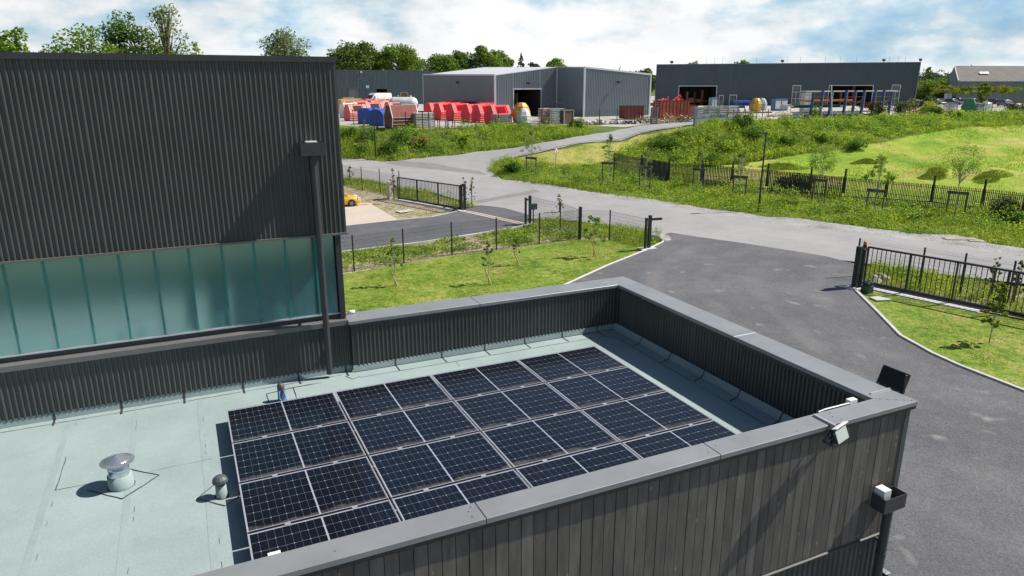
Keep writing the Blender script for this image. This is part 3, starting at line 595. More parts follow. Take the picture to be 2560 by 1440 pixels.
st = mth(t, 'MULTIPLY', ramp(t, wv.outputs['Fac'], [(.55, 0.0), (.95, 1.0)]), ramp(t, noise(t, g.outputs['Position'], .35, 3), [(.42, 0.0), (.66, .20)]))
spt = mth(t, 'MULTIPLY', ramp(t, noise(t, g.outputs['Position'], 1.15, 2, .4), [(.665, 0.0), (.76, 1.0)]), .6)
mxr = nd(t, 'ShaderNodeMix', data_type='RGBA'); t.links.new(mth(t, 'MAXIMUM', st, spt), mxr.inputs[0]); t.links.new(b.inputs['Base Color'].links[0].from_socket, mxr.inputs[6]); mxr.inputs[7].default_value = (.33, .31, .28, 1); t.links.new(mxr.outputs[2], b.inputs['Base Color'])
m_pave = groundmat('beige_paving', [(.50, .43, .36), (.58, .50, .42)], .4, 3, .12, 14, .3)
m_yard = groundmat('yard_ground', [(.36, .33, .30), (.45, .42, .38), (.50, .48, .45)], .12, .9, .2, 8, .3)
m_conc = M('concrete', (.50, .49, .47), .85, var=.12, vs=2.5, coord='World', bump=.3, bs=20)
m_conc2 = M('pale_concrete', (.60, .58, .58), .8, var=.08, vs=3, coord='World')
m_patch = groundmat('asphalt_patch', [(.21, .205, .205), (.26, .255, .255)], .5, 2, .15, 20, .2)
def W(*pts): return wpoly(pts)
yard = sheet('yard', W((700, 330), (860, 321), (1000, 324), (1130, 322), (1300, 315), (1440, 314), (1560, 318), (1650, 308), (1740, 313), (1790, 303), (1900, 300), (2100, 291), (2300, 286), (2480, 282), (2700, 276))+[(240, 130), (200, 260), (20, 260), (0, 110)], .03, m_yard, 3.0)
meadow = sheet('meadow', W((1690, 425), (1880, 408), (2000, 388), (2130, 362), (2300, 336), (2450, 316), (2640, 304), (2900, 470), (2640, 548), (2450, 520), (2325, 505), (2106, 490), (1905, 470), (1750, 448)), .06, m_meadow, 1.0, .25)
drybank = sheet('mown_bank', W((1240, 412), (1300, 395), (1400, 376), (1480, 360), (1600, 340), (1730, 318), (1760, 318), (1620, 350), (1560, 380), (1520, 405), (1440, 415), (1330, 430)), .07, m_drygrass, 1.0, .2)
# the gravel shoulder under the whole road
road_far = [(640, 400), (760, 398), (852, 399), (905, 402), (960, 408), (1010, 404), (1100, 395), (1240, 378), (1400, 353), (1520, 334), (1640, 313), (1735, 303)]
road_near = [(1742, 312), (1700, 318), (1600, 333), (1480, 354), (1380, 374), (1300, 390), (1240, 408), (1222, 428), (1255, 452), (1340, 470), (1440, 485), (1560, 503), (1650, 517), (1720, 526), (1800, 541), (1900, 558), (2000, 570), (2150, 588), (2300, 606), (2400, 622), (2480, 636), (2620, 655), (2900, 700)]
gr = sheet('gravel_verge', W(*[(x, y-2) for x, y in road_far], (1742, 312), (1700, 319), (1600, 334), (1480, 356), (1380, 376), (1300, 391), (1232, 410), (1214, 428), (1240, 448), (1330, 458), (1440, 474), (1560, 492), (1650, 503), (1750, 520), (1850, 533), (1920, 545), (2000, 548), (2140, 568), (2300, 588), (2390, 590), (2480, 612), (2620, 632), (2900, 670), (2950, 760), (2600, 705), (2100, 650), (1500, 560), (1000, 450), (640, 430)), .085, m_gravel, 1.0, .18)
road = sheet('road', W(*road_far, *road_near, (2950, 790), (2600, 730), (2560, 715), (2300, 685), (2140, 660), (2060, 650), (1960, 634), (1860, 617), (1760, 603), (1655, 590), (1560, 575), (1440, 556), (1330, 552), (1260, 535), (1200, 530), (1150, 505), (1080, 484), (1000, 474), (960, 462), (905, 452), (860, 449), (640, 446)), .12, m_road, 1.0, .03)
fork = sheet('fork_patch', W((960, 411), (1005, 404), (1090, 412), (1200, 431), (1217, 440), (1150, 433), (1040, 421)), .126, m_patch, 1.0, .05)
fork.name = 'road_patch'
sheet('road_patch', W((1180, 507), (1335, 477), (1350, 482), (1200, 512)), .126, m_patch, 1.0, .03)
# forecourt and the neighbour's drive
kerbL = [Vector((q.x, q.y)) for q in (G(1660, 600), G(1656, 610), G(1620, 628), G(1520, 668), G(1438, 706))]
kerbL.append(kerbL[-1]+(kerbL[-1]-kerbL[-2]).normalized()*14)
kR = [Vector((q.x, q.y)) for q in (G(2127, 722), G(2190, 785), G(2250, 848), G(2330, 893), G(2400, 925), G(2560, 988))]
kR.append(kR[-1]+(kR[-1]-kR[-2]).normalized()*22)
fc_poly = [tuple(p) for p in kerbL]+[(8, 13.5), (9.0, 13), (9.0, 5.8), (-40, 5.8), (-40, -25), (60, -25)]+[tuple(p) for p in kR[::-1]]+W((2150, 668), (2060, 645), (1960, 629), (1860, 613), (1760, 599), (1675, 586), (1664, 590))
sheet('forecourt', fc_poly, .128, m_asph, 1.2, .0)
drv = sheet('driveway', W((700, 590), (852, 569), (1000, 554), (1080, 545), (1142, 531), (1150, 528), (1175, 519), (1205, 517), (1262, 524), (1322, 541), (1316, 562), (1308, 568), (1180, 590), (1060, 609), (850, 634), (700, 656)), .128, m_asph2, 1.0)
sheet('parking_pad', W((700, 520), (862, 513), (925, 510), (996, 553), (852, 568), (700, 588)), .10, m_pave, 1.0)
sheet('planting_bed', W((700, 452), (862, 452), (905, 455), (965, 465), (1000, 475), (1080, 487), (1150, 506), (1200, 520), (1172, 521), (1142, 531), (1080, 545), (997, 553), (926, 509), (862, 512), (700, 518)), .045, m_dry, 1.0, .05)
sheet('planting_bed', W((700, 660), (850, 636), (1060, 611), (1180, 592), (1308, 569), (1330, 552), (1440, 557), (1560, 576), (1655, 592), (1640, 600), (1540, 603), (1449, 601), (1350, 612), (1241, 628), (1130, 641), (1010, 661), (884, 683), (700, 712)), .045, m_dry, 1.0, .06)
lawn1 = W((700, 712), (884, 683), (1010, 661), (1130, 641), (1241, 628), (1350, 612), (1449, 601), (1540, 603), (1640, 600), (1656, 606))+[tuple(p) for p in kerbL[2:]]+[(9.0, 13.3), (0, 14), (-6, 36)]
sheet('lawn', lawn1, .05, m_lawn, 1.0)
lawn2 = [tuple(p) for p in kR]+W((2900, 900), (2760, 850), (2560, 800), (2450, 787), (2300, 755), (2160, 728), (2133, 722))
sheet('lawn', lawn2, .05, m_lawn, 1.0)
strip2 = W((2133, 722), (2160, 728), (2300, 755), (2450, 787), (2560, 800), (2760, 850), (2900, 900), (2950, 800), (2600, 735), (2560, 720), (2300, 688), (2180, 670), (2150, 690))
sheet('planting_bed', strip2, .045, m_dry, 1.0)
kerb('kerb', kerbL, .12, .14, m_conc2, .02); kerb('kerb', kR, .16, .17, m_conc, .02)
kerb('kerb', [Vector(p) for p in W((700, 657), (850, 635), (1060, 610), (1180, 591), (1308, 569))], .12, .15, m_conc2, .02)
kerb('kerb', [Vector(p) for p in W((860, 569), (996, 554), (1080, 546), (1142, 532))], .08, .11, m_conc2, .04)
# rail strip across the drive
a, b_ = G(1150, 529), G(1318, 566); dd = (b_-a).normalized(); nn = Vector((-dd.y, dd.x, 0))
for k, (o, wd, mt) in enumerate(((-.22, .16, m_conc2), (0.0, .14, M('rail_paint', (.62, .33, .10), .6, var=.3, vs=3, coord='World')), (.22, .14, m_conc2))):
    q = MB(); q.add([tuple(p+nn*(o+s*wd/2)+Vector((0, 0, .135))) for p, s in ((a, -1), (b_, -1), (b_, 1), (a, 1))], [(0, 1, 2, 3)]); q = q.build('gate_track', mt); q['kind'] = 'structure'
# ------------------------------------------------------------------ fences and gates
m_fence = M('fence_anthracite', (.028, .032, .036), .5, spec=.4)
m_fgreen = M('fence_green', (.03, .075, .06), .5)
def mesh_fence(name, label, pts, h=1.95, wires=True, group=None, mat=None, wr=.0024, step=.05, posts=None, pw=.06):
    mat = mat or m_fence; f = thing(name, label, 'fence', tuple(pts[0]), 0, group); o = Vector(pts[0])
    for p in (posts or pts):
        p = Vector(p)-o; MB().box(p.x-pw/2, p.x+pw/2, p.y-pw/2, p.y+pw/2, -.1, h+.04).build('post', mat, f)
    if wires:
        for i in range(len(pts)-1):
            m = MB(); a = Vector(pts[i])-o; b = Vector(pts[i+1])-o; n = int((b-a).length/step)
            for k in range(1, n):
                p = a.lerp(b, k/n); m.v += [(p.x-wr, p.y, p.z+.05), (p.x+wr, p.y-wr, p.z+.05), (p.x+wr, p.y+wr, p.z+.05), (p.x-wr, p.y, p.z+h), (p.x+wr, p.y-wr, p.z+h), (p.x+wr, p.y+wr, p.z+h)]
                q = len(m.v)-6; m.f += [(q, q+1, q+4, q+3), (q+1, q+2, q+5, q+4), (q+2, q, q+3, q+5)]; m.m += [0]*3
            for z in np.arange(.08, h+.01, .2): m.bar(a+Vector((0, 0, z)), b+Vector((0, 0, z)), .006)
            m.build('mesh_panel', mat, f)
    return f
fp = [G(*p) for p in ((640, 718), (760, 700), (886, 680), (1010, 660), (1130, 640), (1241, 627), (1348, 612), (1449, 600))]
mesh_fence('mesh_fence', 'dark wire mesh fence between the lawn and the stony bed', fp)
mesh_fence('mesh_fence', 'short dark wire mesh fence from the stout post to the forecourt entrance', [G(1449, 600), G(1523, 603), G(1612, 626)], posts=[G(1523, 603)])
mesh_fence('mesh_fence', 'dark wire mesh fence along the road beside the letter box', [G(1329, 561), G(1400, 578), G(1449, 600)], posts=[G(1400, 578)])
mesh_fence('mesh_fence', 'dark wire mesh fence along the road behind the yellow car', [G(*p) for p in ((770, 462), (859, 465), (906, 478), (951, 487), (1000, 497))])
q = [G(2165, 708), G(2330, 738), G(2435, 757), G(2560, 782), G(2760, 830)]; sh = Vector((.25, .9, 0)).normalized()*.9
mesh_fence('mesh_fence', 'dark wire mesh fence behind the right sliding gate', [p+sh for p in q], h=2.05)
def post(name, label, p, wd=.12, h=2.05, extra=None, m=None):
    t0 = thing(name, label, 'post', tuple(p)); MB().box(-wd/2, wd/2, -wd/2, wd/2, -.1, h).build('shaft', m or m_fence, t0, bevel=.006); MB().box(-wd/2-.006, wd/2+.006, -wd/2-.006, wd/2+.006, h, h+.02).build('cap', m or m_fence, t0)
    return t0
post('fence_post', 'stout dark steel post where two mesh fences meet at the lawn corner', G(1449, 600), .16, 2.1)
def gate_catch(c, label, back, arm):
    t0 = thing('gate_post', label, 'gate post', tuple(c)); c0 = Vector((0, 0, 0)); b = Vector(back)
    MB().box(-.06, .06, -.06, .06, 0, 2.0).build('post', m_fence, t0); MB().box(b.x-.08, b.x+.08, b.y-.08, b.y+.08, 0, 2.1).build('post', m_fence, t0)
    MB().bar((0, 0, 1.85), (b.x, b.y, 1.85), .08, .12).build('catch', m_fence, t0)
    if arm: MB().bar((b.x, b.y, 1.86), (b.x+arm[0], b.y+arm[1], 1.86), .16, .12).build('arm', m_fence, t0)
    MB().box(-.3, b.x+.35, -.25, b.y+.3, .10, .165).build('footing', m_conc2, t0); return t0
gate_catch(G(1612, 628), 'pair of dark gate receiver posts with a side arm at the forecourt entrance', (.35, .12, 0), (.75, -.1))
gate_catch(G(1314, 566), 'pair of dark gate receiver posts at the end of the drive rail', (.42, .18, 0), None)
t0 = thing('letter_box', 'green metal letter box on a thin post at the drive entrance', 'letter box', tuple(G(1333, 566)))
MB().box(-.22, .22, -.18, .18, 1.2, 1.6).build('box', M('box_green', (.05, .10, .09), .45), t0, bevel=.015); MB().box(-.03, .03, -.03, .03, 0, 1.2).build('leg', m_fence, t0); MB().box(-.16, .16, -.186, -.18, 1.44, 1.47).build('slot', m_black, t0)
def sliding_gate(label, a, b, h, name='sliding_gate', nmid=2, step=.12, group='sliding gates'):
    a = Vector(a); b = Vector(b); d = (b-a); Ln = d.length; t0 = thing(name, label, 'gate', tuple(a), math.atan2(d.y, d.x), group)
    m = MB(); m.bar((0, 0, h), (Ln, 0, h), .10, .08); m.bar((0, 0, .1), (0, 0, h), .08, .08); m.bar((Ln, 0, .1), (Ln, 0, h), .08, .08)
    for k in range(1, nmid+1): m.bar((Ln*k/(nmid+1), 0, .1), (Ln*k/(nmid+1), 0, h), .10, .06)
    m.build('frame', m_fence, t0)
    MB().bar((0, 0, .20), (Ln, 0, .20), .14, .20).build('bottom_beam', m_fence, t0)
    m = MB(); n = int(Ln/step)
    for k in range(1, n): m.bar((Ln*k/n, 0, .3), (Ln*k/n, 0, h-.03), .028, .028)
    m.build('bars', m_fence, t0); return t0, Ln
ga, gb = G(1150, 528), G(996, 500)
g1, L1 = sliding_gate('dark barred sliding gate standing open beside the neighbouring drive', ga, gb, 1.95, nmid=2, step=.17)
kerb('gate_footing', [Vector((ga.x-.1, ga.y-.5)), Vector((gb.x-.1, gb.y-.5))], .3, .08, m_conc2, .08)
kerb('gate_footing', [Vector((ga.x+.2, ga.y-.75)), Vector((gb.x+.2, gb.y-.75))], .15, .06, m_conc2, .08)
t0 = thing('gate_post', 'dark double guide post at the end of the open neighbouring gate', 'gate post', tuple(ga)); MB().box(.0, .16, -.22, -.06, 0, 2.05).build('post', m_fence, t0); MB().box(.25, .42, -.25, -.08, 0, 2.1).build('post', m_fence, t0); MB().box(.0, .42, -.2, -.1, 1.9, 2.0).build('guide', m_fence, t0)
t0 = thing('gate_motor', 'small green gate motor box at the foot of the neighbouring gate', 'motor box', tuple(G(1138, 531))); MB().box(-.13, .13, -.18, .18, 0, .36).build('housing', m_fgreen, t0, bevel=.03); MB().box(-.14, .14, -.19, .19, .36, .42).build('lid', m_fence, t0, bevel=.02)
ra, rb = G(2158, 716), G(2640, 818)
g2, L2 = sliding_gate('long dark barred sliding gate standing open by the forecourt lawn', ra, rb, 1.97, nmid=3, step=.21)
MB().bar((0.1, -.075, .15), (L2, -.075, .15), .012, .02).build('rack', M('rack_brass', (.45, .36, .12), .4, .6), g2)
kerb('gate_footing', [Vector((ra.x-.15, ra.y-.35)), Vector(tuple(ra.lerp(rb, .62))[:2])+Vector((-.15, -.35))], .62, .04, m_conc2, .08)
pg = G(2135, 726)
t0 = thing('gate_post', 'tall dark twin guide posts carrying the right sliding gate', 'gate post', tuple(pg)); 
MB().box(-.10, .10, -.12, .12, 0, 2.15).build('post', m_fence, t0, bevel=.01); MB().tube([(.28, -.05, 0), (.28, -.05, 2.0)], .075, 12).build('post', m_fence, t0); MB().box(.38, .56, .05, .2, 0, 2.1).build('post', m_fence, t0); MB().box(-.1, .5, -.02, .08, 1.92, 2.02).build('guide', m_fence, t0); MB().box(-.45, .9, -.35, .35, .08, .15).build('footing', m_conc2, t0)
t0 = thing('warning_beacon', 'orange warning beacon on top of the right gate post', 'beacon', (pg.x+.47, pg.y+.12, pg.z+2.1))
MB().lathe([(.07, 0), (.08, .02), (.075, .09), (0, .09)], n=14).build('base', m_black, t0); MB().lathe([(.078, .09), (.08, .2), (.065, .235), (0, .24)], n=14).build('lens', M('orange_lens', (.85, .13, .03), .35, coat=.4), t0, smooth=True)
mo = G(2166, 734); t0 = thing('gate_motor', 'dark green gate motor box at the foot of the right gate posts', 'motor box', tuple(mo)); MB().box(-.2, .2, -.2, .2, .05, .42).build('housing', m_fgreen, t0, bevel=.03); MB().box(-.19, .19, -.19, .19, .42, .56).build('lid', m_black, t0, bevel=.05)
# flat slabs lying in the grass
m_oldslab = M('old_slab', (.36, .31, .25), .9, var=.3, vs=2, coord='World', bump=.4, bs=8)
for px, py, sx, sy, rz, lb in ((1012, 531, 1.3, .7, .3, 'pale concrete slab lying in the dry bed by the neighbouring gate'), (2200, 752, .75, .55, -.3, 'small square concrete cover in the grass by the right gate'), (2400, 601, 2.0, .7, -.5, 'large pale cracked slab lying on the road verge'), (2440, 606, .9, .6, -.7, 'smaller pale slab beside the larger one on the road verge')):
    q = G(px, py); ob = tag(MB().obox((0, 0, 0), (sx, sy, .07)).build('concrete_slab', m_conc if py != 601 and py != 606 else m_oldslab, None, bevel=.02), lb, 'slab'); ob.location = (q.x, q.y, q.z+.10); ob.rotation_euler = (0, 0, rz)
m_rock = M('boulder_stone', (.36, .34, .32), .85, var=.35, vs=2, bump=.6, bs=6)
def rock(p, s, seed, label, group=None, name='boulder'):
    bm = bmesh.new(); bmesh.ops.create_icosphere(bm, subdivisions=3, radius=1); r = np.random.RandomState(seed); ks = [(r.normal(size=3), r.uniform(.5, .95)) for _ in range(9)]
    for v in bm.verts:
        c = Vector(v.co)
        for n_, d in ks:
            n_ = Vector(n_).normalized(); e = c.dot(n_)-d
            if e > 0: c -= n_*e
        v.co = (c.x*s[0], c.y*s[1], c.z*s[2])
    me = bpy.data.meshes.new(name); bm.to_mesh(me); bm.free(); me.materials.append(m_rock); o = bpy.data.objects.new(name, me); C.objects.link(o); o.location = (p.x, p.y, p.z+s[2]*.35+.08); o.rotation_euler = (0, 0, r.uniform(0, 3)); return tag(o, label, 'boulder', group)
rock(G(1655, 604), (.75, .4, .35), 3, 'larger pale boulder at the forecourt corner beside the gate post'); rock(G(1634, 602), (.5, .35, .3), 8, 'smaller pale boulder next to the larger one at the forecourt corner')
for i, (px, py) in enumerate(((2185, 703), (2200, 697), (2192, 711), (2212, 706))): rock(G(px, py), (.3, .25, .2), 20+i, 'pale rock in the small heap behind the right gate', 'rocks heaped behind the right gate', 'rock')
# slatted timber fence along the meadow
m_slat = M('weathered_slats', (.085, .07, .055), .8, var=.3, vs=3, isl=.3, coord='World'); m_slatd = M('dark_slats', (.030, .031, .036), .6, isl=.25)
sp_ = [(1535, 431), (1602, 442), (1670, 457), (1752, 462), (1828, 469), (1915, 479), (2022, 490), (2106, 500), (2210, 511), (2325, 523), (2450, 536), (2553, 549), (2680, 566)]
SP = [G(*p) for p in sp_]
sf = thing('slatted_fence', 'long slatted timber fence with dark steel posts along the meadow', 'fence', tuple(SP[0])); rr = random.Random(9)
for i, p in enumerate(SP):
    q = p-SP[0]; MB().box(q.x-.06, q.x+.06, q.y-.06, q.y+.06, -.1, 1.98).build('post', m_fence, sf)
    if i+1 < len(SP):
        dark = i in (1, 3, 5, 6); a = q; b = SP[i+1]-SP[0]; d = (b-a); n = int(d.length/(.14 if dark else .118)); m = MB(); dn = d.normalized()
        for k in range(1, n):
            c = a+d*(k/n); wdt = .10 if dark else rr.uniform(.05, .07); h = 1.88+rr.uniform(-.02, .02)
            m.obox((c.x, c.y, c.z+.05+h/2), (wdt, .02, h), rz=math.atan2(dn.y, dn.x)+(.35 if dark else 0), ry=rr.uniform(-.015, .015))
        m.build('slat_panel', m_slatd if dark else m_slat, sf)
        m = MB(); m.bar(a+Vector((0, .03, .9)), b+Vector((0, .03, .9)), .03, .03); m.bar(a+Vector((0, .03, 1.7)), b+Vector((0, .03, 1.7)), .03, .03); m.build('rail', m_fence, sf)
# wooden tree guards shaped like goalposts
m_guard = M('guard_wood', (.11, .095, .085), .8, var=.3, vs=4)
gl_ = [(1316, 1340, 433, 391, 'nearest the fork in the road'), (1505, 1533, 463, 404, 'at the left end of the slatted fence'), (1598, 1624, 475, 413, 'second along the slatted fence'), (1732, 1758, 470, 419, 'third along the slatted fence'), (1831, 1863, 492, 437, 'fourth along the slatted fence, left of the lamp post'), (2029, 2060, 508, 445, 'fifth along the slatted fence, right of the lamp post'), (2164, 2204, 530, 470, 'sixth along the slatted fence'), (2363, 2409, 540, 475, 'rightmost along the slatted fence')]
guards = []
for x0, x1, yb, yt, lb in gl_:
    a, b = G(x0, yb), G(x1, yb+(x1-x0)*.10); Ln = (b-a).length; d = rayd(x0, yt); dist = math.hypot(a.x, a.y); h = min(2.2, max(1.5, CAM_Z+d.z*dist/math.hypot(d.x, d.y)-a.z))
    gd = thing('tree_guard', 'brown goalpost-shaped wooden tree guard, %s' % lb, 'tree guard', tuple(a), math.atan2(b.y-a.y, b.x-a.x), 'wooden tree guards along the road')
    for x in (0, Ln): MB().box(x-.05, x+.05, -.05, .05, -.1, h).build('post', m_guard, gd)
    MB().box(-.10, Ln+.10, -.075, -.052, h-.24, h-.02).build('crossboard', m_guard, gd); guards.append((a.lerp(b, .5), h))
# lamp posts
def lamp(p, h, label, rz, rad=.06):
    t0 = thing('street_lamp', label, 'street lamp', tuple(p), rz, 'street lamps'); MB().tube([(0, 0, -.1), (0, 0, 1.2), (0, 0, h)], [rad*1.4, rad*1.25, rad*.8], 10).build('pole', m_fence, t0); m = MB(); m.box(-.55, .12, -.13, .13, h-.02, h+.06); m.box(-.05, .05, -.05, .05, h-.15, h-.02); m.build('head', m_fence, t0, bevel=.02); MB().box(-.5, -.05, -.1, .1, h-.028, h-.021).build('lens', m_white, t0); return t0
lamp(G(1896, 530), 5.95, 'slim dark street lamp between the road and the slatted fence', R(-10)); lamp(G(940, 400), 5.6, 'slim dark street lamp in front of the weedy bank on the left', R(200))
# warning sign: triangle with a black figure pair
sg = G(1389, 440); t0 = thing('road_sign', 'red bordered triangular warning sign on a grey pole before the mown bank', 'road sign', tuple(sg), R(22))
d = rayd(1394, 378); hs = 2.55
MB().tube([(0, 0, -.1), (0, 0, hs)], .032, 8).build('pole', M('sign_grey', (.30, .31, .32), .5), t0)
def tri(r, y, z0): return [(r*math.sin(a), y, z0+r*math.cos(a)) for a in (0, R(120), R(240))]
MB().add(tri(.47, -.045, hs-.12)+tri(.47, -.035, hs-.12), [(0, 1, 2), (3, 5, 4), (0, 3, 4, 1), (1, 4, 5, 2), (2, 5, 3, 0)]).build('border', M('sign_red', (.62, .03, .03), .4), t0)
MB().add(tri(.36, -.049, hs-.12), [(0, 1, 2)]).build('face', m_white, t0)
m = MB()
for x, s in ((-.055, 1.0), (.06, .8)):
    zb = hs-.27; m.add([(x-.03*s, -.052, zb), (x+.03*s, -.052, zb), (x+.02*s, -.052, zb+.17*s), (x-.02*s, -.052, zb+.17*s)], [(0, 1, 2, 3)]); m.add([(x+.028*s*math.cos(a), -.052, zb+.2*s+.028*s*math.sin(a)) for a in np.arange(0, 6.28, .8)], [tuple(range(8))])
m.build('pictogram', m_black, t0)
# utility cabinet and hose, yellow car pad
q = G(978, 498); t0 = thing('utility_cabinet', 'beige upright utility cabinet with a green hose by the neighbouring gate', 'cabinet', tuple(q), .2); MB().box(-.27, .27, -.2, .2, 0, 1.5).build('body', M('cabinet_beige', (.58, .55, .47), .6), t0, bevel=.02); MB().box(-.23, .23, -.206, -.2, .3, 1.4).build('door', M('cabinet_beige2', (.50, .47, .40), .6), t0)
MB().tube([(.1, -.25, 1.1), (.25, -.3, 1.2), (.38, -.3, .9), (.4, -.28, .3), (.2, -.3, .06), (-.1, -.35, .08)], .02, 6).build('hose', M('hose_green', (.03, .30, .12), .4), t0, smooth=True)
q = G(905, 516); tag(MB().tube([(q.x-.4, q.y, q.z+.15), (q.x+.3, q.y+.1, q.z+.14), (q.x+.9, q.y+.2, q.z+.1), (q.x+1.5, q.y-.2, q.z+.1)], .025, 6).build('hose', M('hose_red', (.55, .10, .05), .5)), 'red hose on the ground beside the yellow car', 'hose')
# ------------------------------------------------------------------ vehicles
m_tyre = M('tyre', (.02, .02, .022), .8); m_rim = M('rim_grey', (.12, .12, .13), .4, .5); m_vglass = M('car_glass', (.06, .08, .10), .08, spec=1.0)
def loft(rings, caps=True):
    n = len(rings[0]); m = MB(); vs = [p for r in rings for p in r]
    fs = [(i*n+k, i*n+k+1, (i+1)*n+k+1, (i+1)*n+k) for i in range(len(rings)-1) for k in range(n-1)]+[((i+1)*n, i*n, i*n+n-1, (i+1)*n+n-1) for i in range(len(rings)-1)]
    if caps: fs += [tuple(range(n))[::-1], tuple((len(rings)-1)*n+k for k in range(n))]
    return m.add(vs, fs)
def wheel(t0, x, y, r, side, low=False):
    w_ = MB(); Mx = Matrix.Rotation(R(90), 4, 'X'); w_.lathe([(r*.62, -.10), (r*.95, -.10), (r, -.06), (r, .06), (r*.95, .10), (r*.62, .10)], (x, y, r), 20, M=Mx); o = w_.build('wheel', m_tyre, t0, smooth=False)
    h = MB(); h.lathe([(0, .06*side*-1), (r*.62, .09*side*-1), (r*.64, .05*side*-1)], (x, y, r), 20, M=Mx)
    h = h.build('rim', m_rim, o); 
    if not low:
        s_ = MB()
        for k in range(5):
            a = k*2*math.pi/5; s_.bar((x, y+side*.095, r), (x+math.cos(a)*r*.6, y+side*.10, r+math.sin(a)*r*.6), .05, .02)
        s_.build('spokes', m_alu, o)
def car(label, paint, loc, rz, Lc=4.2, wd=1.76, h=1.45, group='cars parked beyond the yard', cat='car', low=True, name='parked_car'):
    t0 = thing(name, label, cat, loc, rz, group); hw = wd/2
    st = [(-Lc/2, .40, .62, .80), (-Lc/2+.08, .28, .86, .92), (-Lc/2+.5, .22, .95, .98), (-Lc*.25, .20, .94, 1), (0, .20, .92, 1), (Lc*.17, .20, .90, 1), (Lc*.30, .20, .84, .98), (Lc*.42, .22, .74, .94), (Lc/2-.06, .28, .62, .84), (Lc/2, .36, .52, .74)]
    rings = []
    for x, z0, z1, k in st:
        y = hw*k; rings.append([(x, -y*.90, z0), (x, -y, z0+(z1-z0)*.25), (x, -y*1.0, z0+(z1-z0)*.6), (x, -y*.95, z0+(z1-z0)*.9), (x, -y*.82, z1), (x, 0, z1+.03), (x, y*.82, z1), (x, y*.95, z0+(z1-z0)*.9), (x, y*1.0, z0+(z1-z0)*.6), (x, y, z0+(z1-z0)*.25), (x, y*.90, z0)])
    loft(rings).build('body', paint, t0, smooth=True)
    gs = [(-Lc*.46, .88, .90, .9), (-Lc*.38, .90, h*.90, .92), (-Lc*.28, .90, h-.05, .95), (-.02*Lc, .88, h-.04, .95), (Lc*.08, .86, h-.12, .93), (Lc*.25, .84, .88, .86)]
    rings = [[(x, -hw*.93*k, z0-.05), (x, -hw*.90*k, z0+(z1-z0)*.2), (x, -hw*.74*k, z1), (x, hw*.74*k, z1), (x, hw*.90*k, z0+(z1-z0)*.2), (x, hw*.93*k, z0-.05)] for x, z0, z1, k in gs]
    loft(rings).build('windows', m_vglass, t0)
    rf = [(-Lc*.39, h*.90+.012, .9), (-Lc*.28, h-.03, .95), (-.02*Lc, h-.012, .95), (Lc*.08, h-.10, .93)]
    rings = [[(x, -hw*.75*k, z-.03), (x, -hw*.72*k, z), (x, 0, z+.025), (x, hw*.72*k, z), (x, hw*.75*k, z-.03)] for x, z, k in rf]; loft(rings).build('roof', paint, t0, smooth=True)
    m = MB()
    for s in (-1, 1):
        for (xa, za, xb, zb) in ((-Lc*.10, .9, -Lc*.09, h-.05), (Lc*.25, .86, Lc*.08, h-.11), (-Lc*.44, .9, -Lc*.37, h*.90)): m.bar((xa, s*hw*.905, za), (xb, s*hw*.735, zb), .07, .03)
        m.obox((Lc*.17, s*(hw+.08), .96), (.14, .16, .11))
    m.build('pillars', paint, t0)
    for x in (-Lc*.31, Lc*.31):
        for s in (-1, 1): wheel(t0, x, s*(hw-.09), .315, s, low)
    for s in (-1, 1):
        MB().obox((Lc/2-.20, s*hw*.70, .66), (.30, .30, .12), rz=-s*.5, ry=.35).build('headlight', M('headlight_glass', (.7, .72, .75), .1, spec=.8) if 'headlight_glass' not in bpy.data.materials else bpy.data.materials['headlight_glass'], t0, bevel=.03)
        MB().obox((-Lc/2+.07, s*hw*.75, .78), (.1, .28, .14)).build('tail_light', bpy.data.materials['tail_red'] if 'tail_red' in bpy.data.materials else M('tail_red', (.4, .02, .02), .3), t0)
    return t0
m_yel = M('yellow_paint', (.80, .43, .015), .28, coat=.8)
c1 = G(884, 519); car('bright yellow hatchback parked on the beige pad, nose towards the gate', m_yel, (c1.x-1.35, c1.y+.85, .10), R(-3), 4.05, 1.7, 1.42, 'cars', low=False)
# ------------------------------------------------------------------ far buildings
def pos(px, py, dist):
    d = rayd(px, py); k = dist/math.hypot(d.x, d.y); return Vector((d.x*k, d.y*k, CAM_Z+d.z*k))
PZ = 4.5
m_bluegrey = M('cladding_bluegrey', (.17, .21, .235), .42, .15, var=.06, vs=.4, coord='World')
m_dkclad = M('cladding_slate', (.058, .085, .100), .5, .1, var=.08, vs=.3, coord='World')
m_roofw = M('roof_pale', (.70, .71, .73), .45, .2, var=.06, vs=.2, coord='World')
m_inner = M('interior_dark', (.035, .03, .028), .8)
m_intr = M('interior_orange', (.30, .14, .07), .8, isl=.6)
m_trimw = M('trim_pale', (.62, .65, .72), .5)
def corr_line(mb, a, b, z0, z1a, z1b, p=.33, dep=.045, m=0):
    a = Vector(a[:2]); b = Vector(b[:2]); d = b-a; Ln = d.length; d.normalize(); n = Vector((d.y, -d.x)); n = n if n.dot(-a) > 0 else -n
    pts = []; s = 0.0
    while s < Ln-p: pts += [(s, 0), (s+.55*p, 0), (s+.65*p, dep), (s+.9*p, dep)]; s += p
    pts += [(s, 0), (Ln, 0)]; vs = []
    for h, e in pts:
        q = a+d*h+n*e; vs += [(q.x, q.y, z0), (q.x, q.y, z1a+(z1b-z1a)*h/Ln)]
    mb.add(vs, [(2*i, 2*i+2, 2*i+3, 2*i+1) for i in range(len(pts)-1)], m); return mb
